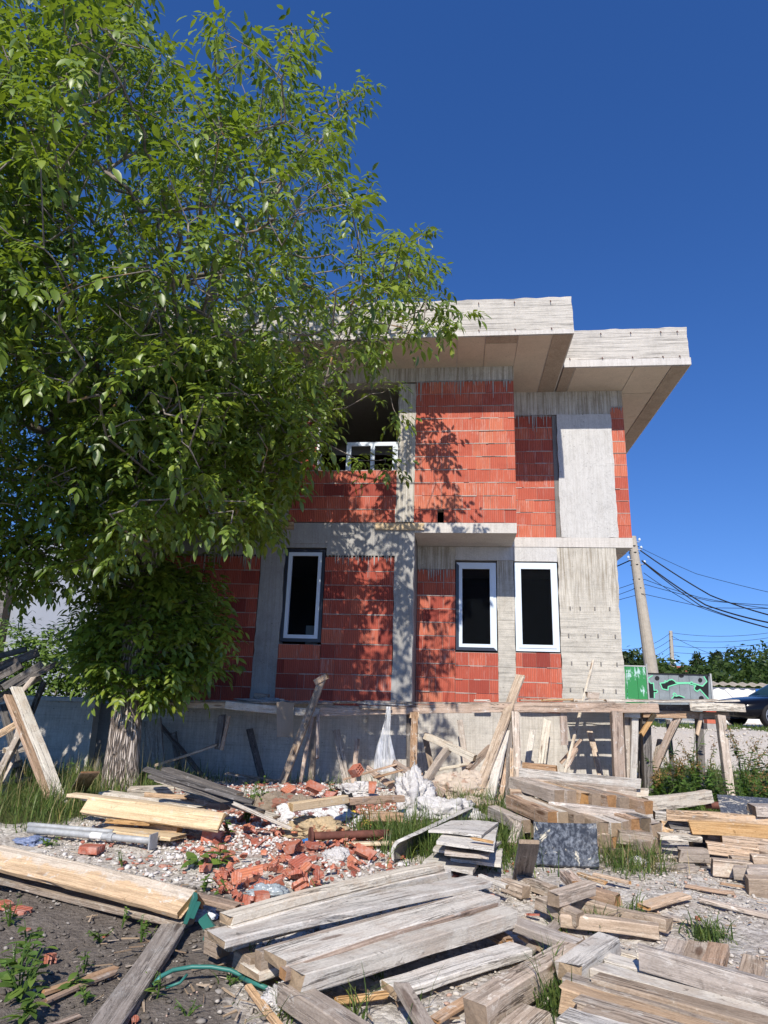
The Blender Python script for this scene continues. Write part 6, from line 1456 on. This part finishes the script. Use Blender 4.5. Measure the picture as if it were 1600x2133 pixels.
# height of the rough ground at a point, from the ground sheet itself
def gnoise(x, y):
    fz = fl.reshape(X.shape); ix = np.clip(np.searchsorted(gx, x), 1, len(gx)-1); iy = np.clip(np.searchsorted(gy, y), 1, len(gy)-1)
    return fz[iy, ix]-.015
def tintmat(name, stops, rough=.9, bump=.4, sc=60):
    t = NT(name, rough, .2); n = t.noise(sc, 4, .7); cc = t.ramp(t.attr('tint'), stops); t.color(t.mix(t.math('MULTIPLY', n, .5), cc, (.2, .18, .16))); t.bump(n, bump, .01); return t.m
STO = tintmat('gravel_stone', [(0., (.22, .19, .155)), (.4, (.43, .385, .325)), (.8, (.66, .61, .54)), (1., (.52, .32, .23))])
PLA = tintmat('plaster_chip', [(0., (.42, .24, .18)), (.25, (.62, .56, .52)), (1., (.82, .80, .77))])
CHI = tintmat('brick_chip', [(0., (.26, .06, .04)), (.5, (.42, .12, .07)), (1., (.56, .28, .20))])
CLO = tintmat('soil_clod', [(0., (.06, .05, .04)), (.7, (.17, .145, .12)), (1., (.42, .39, .35))])
def scatter(n, x0, x1, y0, y1, w):
    x = nrg.uniform(x0, x1, n); y = y0+(y1-y0)*nrg.uniform(0, 1, n)**1.25; k = nrg.uniform(0, 1, n) < w(x, y); return x[k], y[k]
cl = lambda a: np.clip(a, 0, 1)
def patch(x, y, s=1.3, o=0): return np.array([mnoise.noise(Vector((a*s+o, b*s, 0))) for a, b in zip(x, y)])
gravw = lambda x, y: cl((1-soilw(x, y))*(1-grassw(x, y))*(.45+1.4*patch(x, y)))
x, y = scatter(34000, -4, 6, 3.1, 9.5, gravw); stones('gravel', x, y, .004+.014*nrg.uniform(0, 1, len(x))**3.5+y*.0006, nrg.uniform(0, 1, len(x))**.8, STO)
x, y = scatter(5000, 1.5, 9, 12.5, 20, lambda x, y: cl(.2+patch(x, y))); stones('bank_gravel', x, y, .015+.04*nrg.uniform(0, 1, len(x))**3, nrg.uniform(.3, 1., len(x)), tintmat('bank_stone', [(0., (.40, .36, .30)), (1., (.74, .70, .63))]))
x, y = scatter(7000, -4, 0, 3.1, 6.2, lambda x, y: soilw(x, y)*.9); stones('soil_clods', x, y, .004+.018*nrg.uniform(0, 1, len(x))**4, nrg.uniform(0, 1, len(x))**1.6, CLO)
rubw = lambda x, y: cl(np.exp(-((x+1.75)/1.25)**2-((y-8.0)/1.45)**2)*1.5*(.55+patch(x, y, 2.2, 9)))
x, y = scatter(42000, -4.2, .8, 5.5, 10.4, rubw); stones('plaster_rubble', x, y, .008+.020*nrg.uniform(0, 1, len(x))**2.2, cl(nrg.normal(.72, .28, len(x))), PLA, .7)
x, y = scatter(30000, -4.2, 1., 5.3, 10.6, lambda x, y: cl(np.exp(-((x+1.5)/1.5)**2-((y-8.4)/1.6)**2)*1.3*(.5+1.2*patch(x, y, 1.9, 3)))); stones('brick_rubble', x, y, .010+.034*nrg.uniform(0, 1, len(x))**2.2, nrg.uniform(0, 1, len(x)), CHI, .38)
# grass
def grass(name, x, y, h, mat, lean=.5, w=.0045, kind_='stuff', z=None):
    n = len(x); z = (ghv(x, y)+gnoise(x, y)-.01) if z is None else z; an = nrg.uniform(0, 6.28, n); ln = nrg.uniform(.1, 1.15, n)*lean*h; h = h*nrg.uniform(.45, 1.15, n)
    d = np.stack([np.cos(an), np.sin(an)], -1); sgn = np.stack([-d[:, 1], d[:, 0]], -1); K = 4; vs = []
    ww = w*nrg.uniform(.6, 1.5, n)
    for k in range(K+1):
        u = k/K; c = np.stack([x+d[:, 0]*ln*u**1.8*1.25, y+d[:, 1]*ln*u**1.8*1.25, z+h*(u-.55*(ln/h/lean)*lean*u**2.6)], -1); wk = ww*(1-u**1.5)+.0004
        for s in (-1, 1): q = c.copy(); q[:, :2] += sgn*(wk*s)[:, None]; vs.append(q)
    V_ = np.stack(vs, 1); f = np.array([(2*k, 2*k+1, 2*k+3, 2*k+2) for k in range(K)])[None]+(np.arange(n)*(2*K+2))[:, None, None]
    o = npmesh(name, V_.reshape(-1, 3), f.reshape(-1, 4), mat, np.repeat(nrg.uniform(0, 1, n), K)); return kind(o, kind_) if kind_ else o
def gauss_tufts(c, n, sx, sy):
    X_, Y_ = [], []
    for (px, py, k) in c:
        p = g(px, py); m_ = int(n*k); X_.append(nrg.normal(p.x, sx*k**.5, m_)); Y_.append(nrg.normal(p.y, sy*k**.5, m_))
    return np.concatenate(X_), np.concatenate(Y_)
x, y = scatter(16000, -9, -3.2, 6.6, 10.9, lambda x, y: grassw(x, y)*cl(.65+patch(x, y, 1.1, 2))); grass('grass', x, y, nrg.uniform(.12, .5, len(x)), GRAS, .75)
x, y = scatter(1500, -9, -3.4, 7.2, 10.9, lambda x, y: grassw(x, y)); grass('dry_grass', x, y, nrg.uniform(.2, .75, len(x)), GDRY, .6, .003)
x, y = gauss_tufts([(840, 1745, 3), (800, 1735, 2), (880, 1770, 2), (890, 1740, 2), (1010, 1700, 3), (1035, 1720, 3), (1060, 1760, 2.5), (1010, 1690, 2), (1045, 1790, 1.5), (940, 1770, 1.5)], 210, .15, .17); grass('grass', x, y, nrg.uniform(.1, .42, len(x)), GRAS, .7)
x, y = gauss_tufts([(1300, 1790, 1.4), (1320, 1815, 1.6), (1285, 1800, 1.), (1345, 1790, .8), (1365, 1800, .6)], 90, .10, .12); grass('grass', x, y, nrg.uniform(.06, .34, len(x)), GRAS, .8)
x, y = gauss_tufts([(1310, 1800, 1.4), (1345, 1812, 1.), (1020, 1720, 1.), (850, 1745, 1.)], 60, .14, .14); grass('dry_grass', x, y, nrg.uniform(.08, .35, len(x)), GDRY, .8, .003)
x, y = gauss_tufts([(1485, 1945, 1.4), (1470, 1950, .8), (1240, 1925, .9), (1290, 1915, .7), (1160, 1930, .4), (1330, 1900, .5)], 75, .05, .05); grass('grass', x, y, nrg.uniform(.06, .24, len(x)), GRAS, .8)
x, y = gauss_tufts([(1155, 2075, 2.2), (1148, 2040, 1.), (1160, 2115, 2.2), (640, 2060, .8), (660, 1900, .5), (690, 1880, .5), (540, 2000, .6), (520, 2040, .5), (790, 2030, .4), (870, 2110, .4), (600, 2110, .8), (740, 2110, .6)], 46, .035, .06); grass('grass', x, y, nrg.uniform(.10, .32, len(x)), GRAS, .8, .004)
x, y = scatter(9000, 2.7, 6.5, 8.7, 13.8, lambda x, y: grassw(x, y)*cl(.5+patch(x, y, 1.4, 4))); grass('grass', x, y, nrg.uniform(.1, .4, len(x)), GRAS, .7)
x, y = scatter(1600, -4.6, 3., 10.1, 11.3, lambda x, y: cl(.3+patch(x, y, 2, 6))); grass('grass', x, y, nrg.uniform(.1, .4, len(x)), GRAS, .7)
x, y = scatter(700, -3.5, -.6, 3.2, 5.4, lambda x, y: cl(patch(x, y, 2.5, 8)*1.6)); grass('grass', x, y, nrg.uniform(.03, .12, len(x)), GRAS, .9, .003)
x, y = scatter(5200, 5, 16, 19.5, 22, lambda x, y: np.ones(len(x))); grass('verge_grass', x, y, nrg.uniform(.06, .2, len(x)), GRAS, .7, .012)
# weeds: single plants
def weed(px, py, label, n=14, size=.07, h=.15, mat=WEED, spread=.10, group='leafy weeds on the soil and rubble', proto=None, up=.5, dz=0):
    p = g(px, py, dz); e = empty('weed_plant', p, label, 'weed', group); mb_ = MB(); P, D, N, S_ = [], [], [], []
    for k in range(max(2, n//5)):
        an = nrg.uniform(0, 6.28); tp_ = np.array([p.x+spread*.6*math.cos(an), p.y+spread*.6*math.sin(an), p.z+h*nrg.uniform(.6, 1.)])
        mb_.tube([(p.x, p.y, p.z-.02), tuple((np.array(p)+tp_)/2+unit(1)[0]*.01), tuple(tp_)], [.005, .004, .002], 4, cap=False)
        for i in range(5):
            u = (i+1)/5; c = np.array(p)+(tp_-np.array(p))*u; a2 = nrg.uniform(0, 6.28); P.append(c); D.append([math.cos(a2), math.sin(a2), nrg.uniform(-.1, up)]); N.append([0, 0, 1]+unit(1)[0]*.4); S_.append(size*nrg.uniform(.6, 1.25)*(1.15-.5*u))
    part(mb_, 'stem', mat, e); vv_, f_ = leaves(np.array(P), np.array(D), np.array(N), np.array(S_), proto or (LP, LFc)); tn = np.repeat(nrg.uniform(.2, 1, len(P)), len(LFc))
    if proto is None and len(P) <= 15:
        kv, kf = len(LP), len(LFc)
        for q_ in range(len(P)): npmesh('leaf', vv_[q_*kv:(q_+1)*kv], LFc, mat, tn[q_*kf:(q_+1)*kf], smooth=True, parent=e, loc=parent_world(e))
    else: npmesh('foliage', vv_, f_, mat, tn, smooth=True, parent=e, loc=parent_world(e))
    kind_ = e; return e
WL = [(40, 2080, 'largest leafy weed clump at the lower left corner', 40, .11, .22, .14), (35, 2020, 'leafy weed above the clump at the lower left corner', 26, .08, .16, .10), (60, 1990, 'tall narrow-leaved weed left on the dark soil', 20, .10, .2, .08), (20, 1925, 'weed under the left end of the yellow box beam', 22, .07, .16, .10), (210, 1955, 'dark creeping weed in the middle of the dark soil', 22, .05, .07, .12), (295, 1955, 'bright green weed beside the grey plank', 24, .05, .12, .06), (255, 1925, 'small bright weed left of the weed beside the grey plank', 8, .05, .09, .03), (160, 2060, 'broad pale leaf weed between the two brown sticks', 10, .09, .09, .06), (175, 2018, 'round-leaved weed above the brown sticks', 8, .07, .08, .05), (180, 2085, 'low weed below the brown sticks', 12, .05, .07, .07), (325, 2080, 'small upright weed beside the grey plank near the bottom', 8, .06, .11, .03), (310, 2055, 'creeping weed right of the grey plank', 22, .03, .05, .10), (480, 2050, 'creeping small-leaved weed under the green strap', 24, .03, .05, .10), (390, 2110, 'patchy low weed at the bottom of the soil', 22, .03, .05, .11), (40, 2130, 'dark broad weed cut by the bottom edge', 20, .10, .12, .10),
      (405, 1805, 'broad-leaved weed on the white rubble, left of the pair', 8, .20, .08, .06), (455, 1805, 'broad-leaved weed on the white rubble, right of the pair', 9, .18, .16, .05), (425, 1855, 'small broad-leaved weed behind the yellow box beam end', 10, .10, .12, .05), (460, 1860, 'smaller weed right of the one behind the beam end', 8, .08, .09, .05), (105, 1765, 'low green weed patch in front of the steel props', 36, .06, .09, .16), (255, 1800, 'thin yellow-flowered weed on the grey gravel', 14, .05, .12, .08), (515, 1715, 'nettle clump right of the yellow plank end', 50, .08, .42, .16), (540, 1690, 'nettle clump beside the dirty sack', 40, .08, .4, .13), (480, 1740, 'low dark weed right of the whole red block', 20, .07, .15, .1), (320, 1640, 'leafy weed at the right of the trunk foot', 26, .08, .25, .12), (200, 1590, 'climbing weed left of the trunk', 26, .11, .5, .18), (130, 1630, 'heart-leaved weed in the long grass', 22, .1, .35, .18), (1162, 1590, 'dark green bushy weed by the plinth behind the right stack', 30, .12, .25, .14), (1098, 1640, 'small weed under the top beams of the right stack', 18, .07, .12, .1), (1108, 1815, 'small weed at the left foot of the black sheet', 12, .07, .1, .05), (1400, 1690, 'single big dock leaf beside the pale beam', 5, .24, .2, .03), (1442, 1700, 'small leaf pair beside the big dock leaf', 6, .12, .08, .05), (1400, 1650, 'broad pale leaves in the right weeds', 8, .2, .3, .12), (690, 1652, 'tuft of weed behind the rubble heap', 16, .08, .2, .1)]
for r_ in WL: weed(r_[0], r_[1], r_[2], r_[3], r_[4], r_[5], WEED, r_[6])
# tall weeds at the right: stems with leaves and rusty seed heads
def tall_weed(px, py, Yd, h, label, seed, head=DOCK):
    p0 = aY(px, py, Yd); z = gh(p0.x, p0.y); e = empty('tall_weed', (p0.x, p0.y, z), label, 'weed', 'tall weeds under the free deck end')
    st = MB(); P, D, N, S_, T2 = [], [], [], [], []; P2, D2, N2, S2 = [], [], [], []
    rr = random.Random(seed)
    for k in range(rr.choice([3, 4, 5])):
        an = rr.uniform(0, 6.28); l = rr.uniform(.05, .35)*h; hh_ = h*rr.uniform(.7, 1.); pts = [(p0.x+rr.uniform(-.08, .08), p0.y+rr.uniform(-.08, .08), z-.02)]
        for i in range(1, 7): u = i/6; pts.append((pts[0][0]+l*math.cos(an)*u**1.6+rr.gauss(0, .012), pts[0][1]+l*math.sin(an)*u**1.6, z+hh_*u-.25*l*u**3))
        st.tube(pts, [.008, .007, .006, .005, .004, .003, .002], 4, cap=False)
        for i in range(26):
            u = rr.uniform(.05, .85)*6; a = int(u); c = np.array(pts[a])*(1-(u-a))+np.array(pts[min(a+1, 6)])*(u-a); a2 = rr.uniform(0, 6.28); P.append(c); D.append([math.cos(a2), math.sin(a2), rr.uniform(-.3, .5)]); N.append([0, 0, 1]+unit(1)[0]*.5); S_.append(rr.uniform(.06, .15)*(1.2-u/8))
        if head is not None:
            for i in range(70):
                u = rr.uniform(.5, 1.)*6; a = min(int(u), 5); c = np.array(pts[a])*(1-(u-a))+np.array(pts[a+1])*(u-a)+unit(1)[0]*.035; P2.append(c); D2.append(unit(1)[0]); N2.append(unit(1)[0]); S2.append(rr.uniform(.02, .045))
    part(st, 'stem', WEED, e); vv_, f_ = leaves(np.array(P), np.array(D), np.array(N), np.array(S_)); npmesh('foliage', vv_, f_, WEED, np.repeat(nrg.uniform(0, .8, len(P)), len(LFc)), smooth=True, parent=e, loc=parent_world(e))
    if P2: vv_, f_ = leaves(np.array(P2), np.array(D2), np.array(N2), np.array(S2), (LPs, LFs)); npmesh('seed_heads', vv_, f_, head, np.repeat(nrg.uniform(0, 1, len(P2)), len(LFs)), parent=e, loc=parent_world(e))  # seed heads along the upper stems, not leaves
TW = [(1385, 1640, 10.9, .9, 'dark leafy weed right of the dark prop'), (1415, 1640, 10.6, .8, 'yellowish weed below the diagonal brace'), (1440, 1640, 10.8, 1.15, 'tall weed climbing the dark prop under the free deck end'), (1468, 1640, 10.5, .95, 'rusty-headed weed left of the free-standing prop'), (1490, 1645, 10.2, .75, 'weed at the foot of the free-standing prop'), (1545, 1640, 10.7, 1.2, 'tall spiky weed right of the free-standing prop'), (1570, 1645, 10.4, .9, 'rusty dock plant near the right edge'), (1600, 1645, 10.6, 1.1, 'tall weed at the right picture edge'), (1530, 1655, 10.0, .6, 'low rusty weed in front of the tall spiky one'), (1590, 1655, 10.0, .6, 'low dock plant behind the speckled sheet'), (1425, 1655, 10.0, .5, 'low yellowish weed behind the pale beam'), (1370, 1640, 10.4, .55, 'low weed beside the brown diagonal brace'), (1455, 1655, 9.8, .5, 'low seedy weed left of the speckled sheet'), (1620, 1640, 10.8, 1., 'weed half cut by the right edge')]
for k, r_ in enumerate(TW): tall_weed(*r_, k*5+1, DOCK if k % 2 else None)

# splinters and wood chips trodden into the ground
mb = MB(); srg = random.Random(4)
for k in range(420):
    px, py = srg.uniform(150, 1600), srg.uniform(1690, 2130); p = g(px, py, .008); L, w = srg.uniform(.02, .12), srg.uniform(.004, .014); an = srg.uniform(0, 6.28)
    ex, ey = Vector((math.cos(an), math.sin(an), srg.gauss(0, .08))), Vector((-math.sin(an), math.cos(an), srg.gauss(0, .15))); ez = ex.cross(ey); h = w*.5
    v = [p+ex*(a*L/2)+ey*(b*w/2*(1 if a < 0 else .4))+ez*(c*h/2) for c in (-1, 1) for a, b in ((-1, -1), (1, -1), (1, 1), (-1, 1))]
    mb.add(v, [(0, 3, 2, 1), (4, 5, 6, 7), (0, 1, 5, 4), (1, 2, 6, 5), (2, 3, 7, 6), (3, 0, 4, 7)], srg.random())
kind(mb.build('wood_splinters', tintmat('splinter', [(0., (.22, .14, .08)), (.6, (.46, .33, .2)), (1., (.58, .5, .42))])), 'stuff')
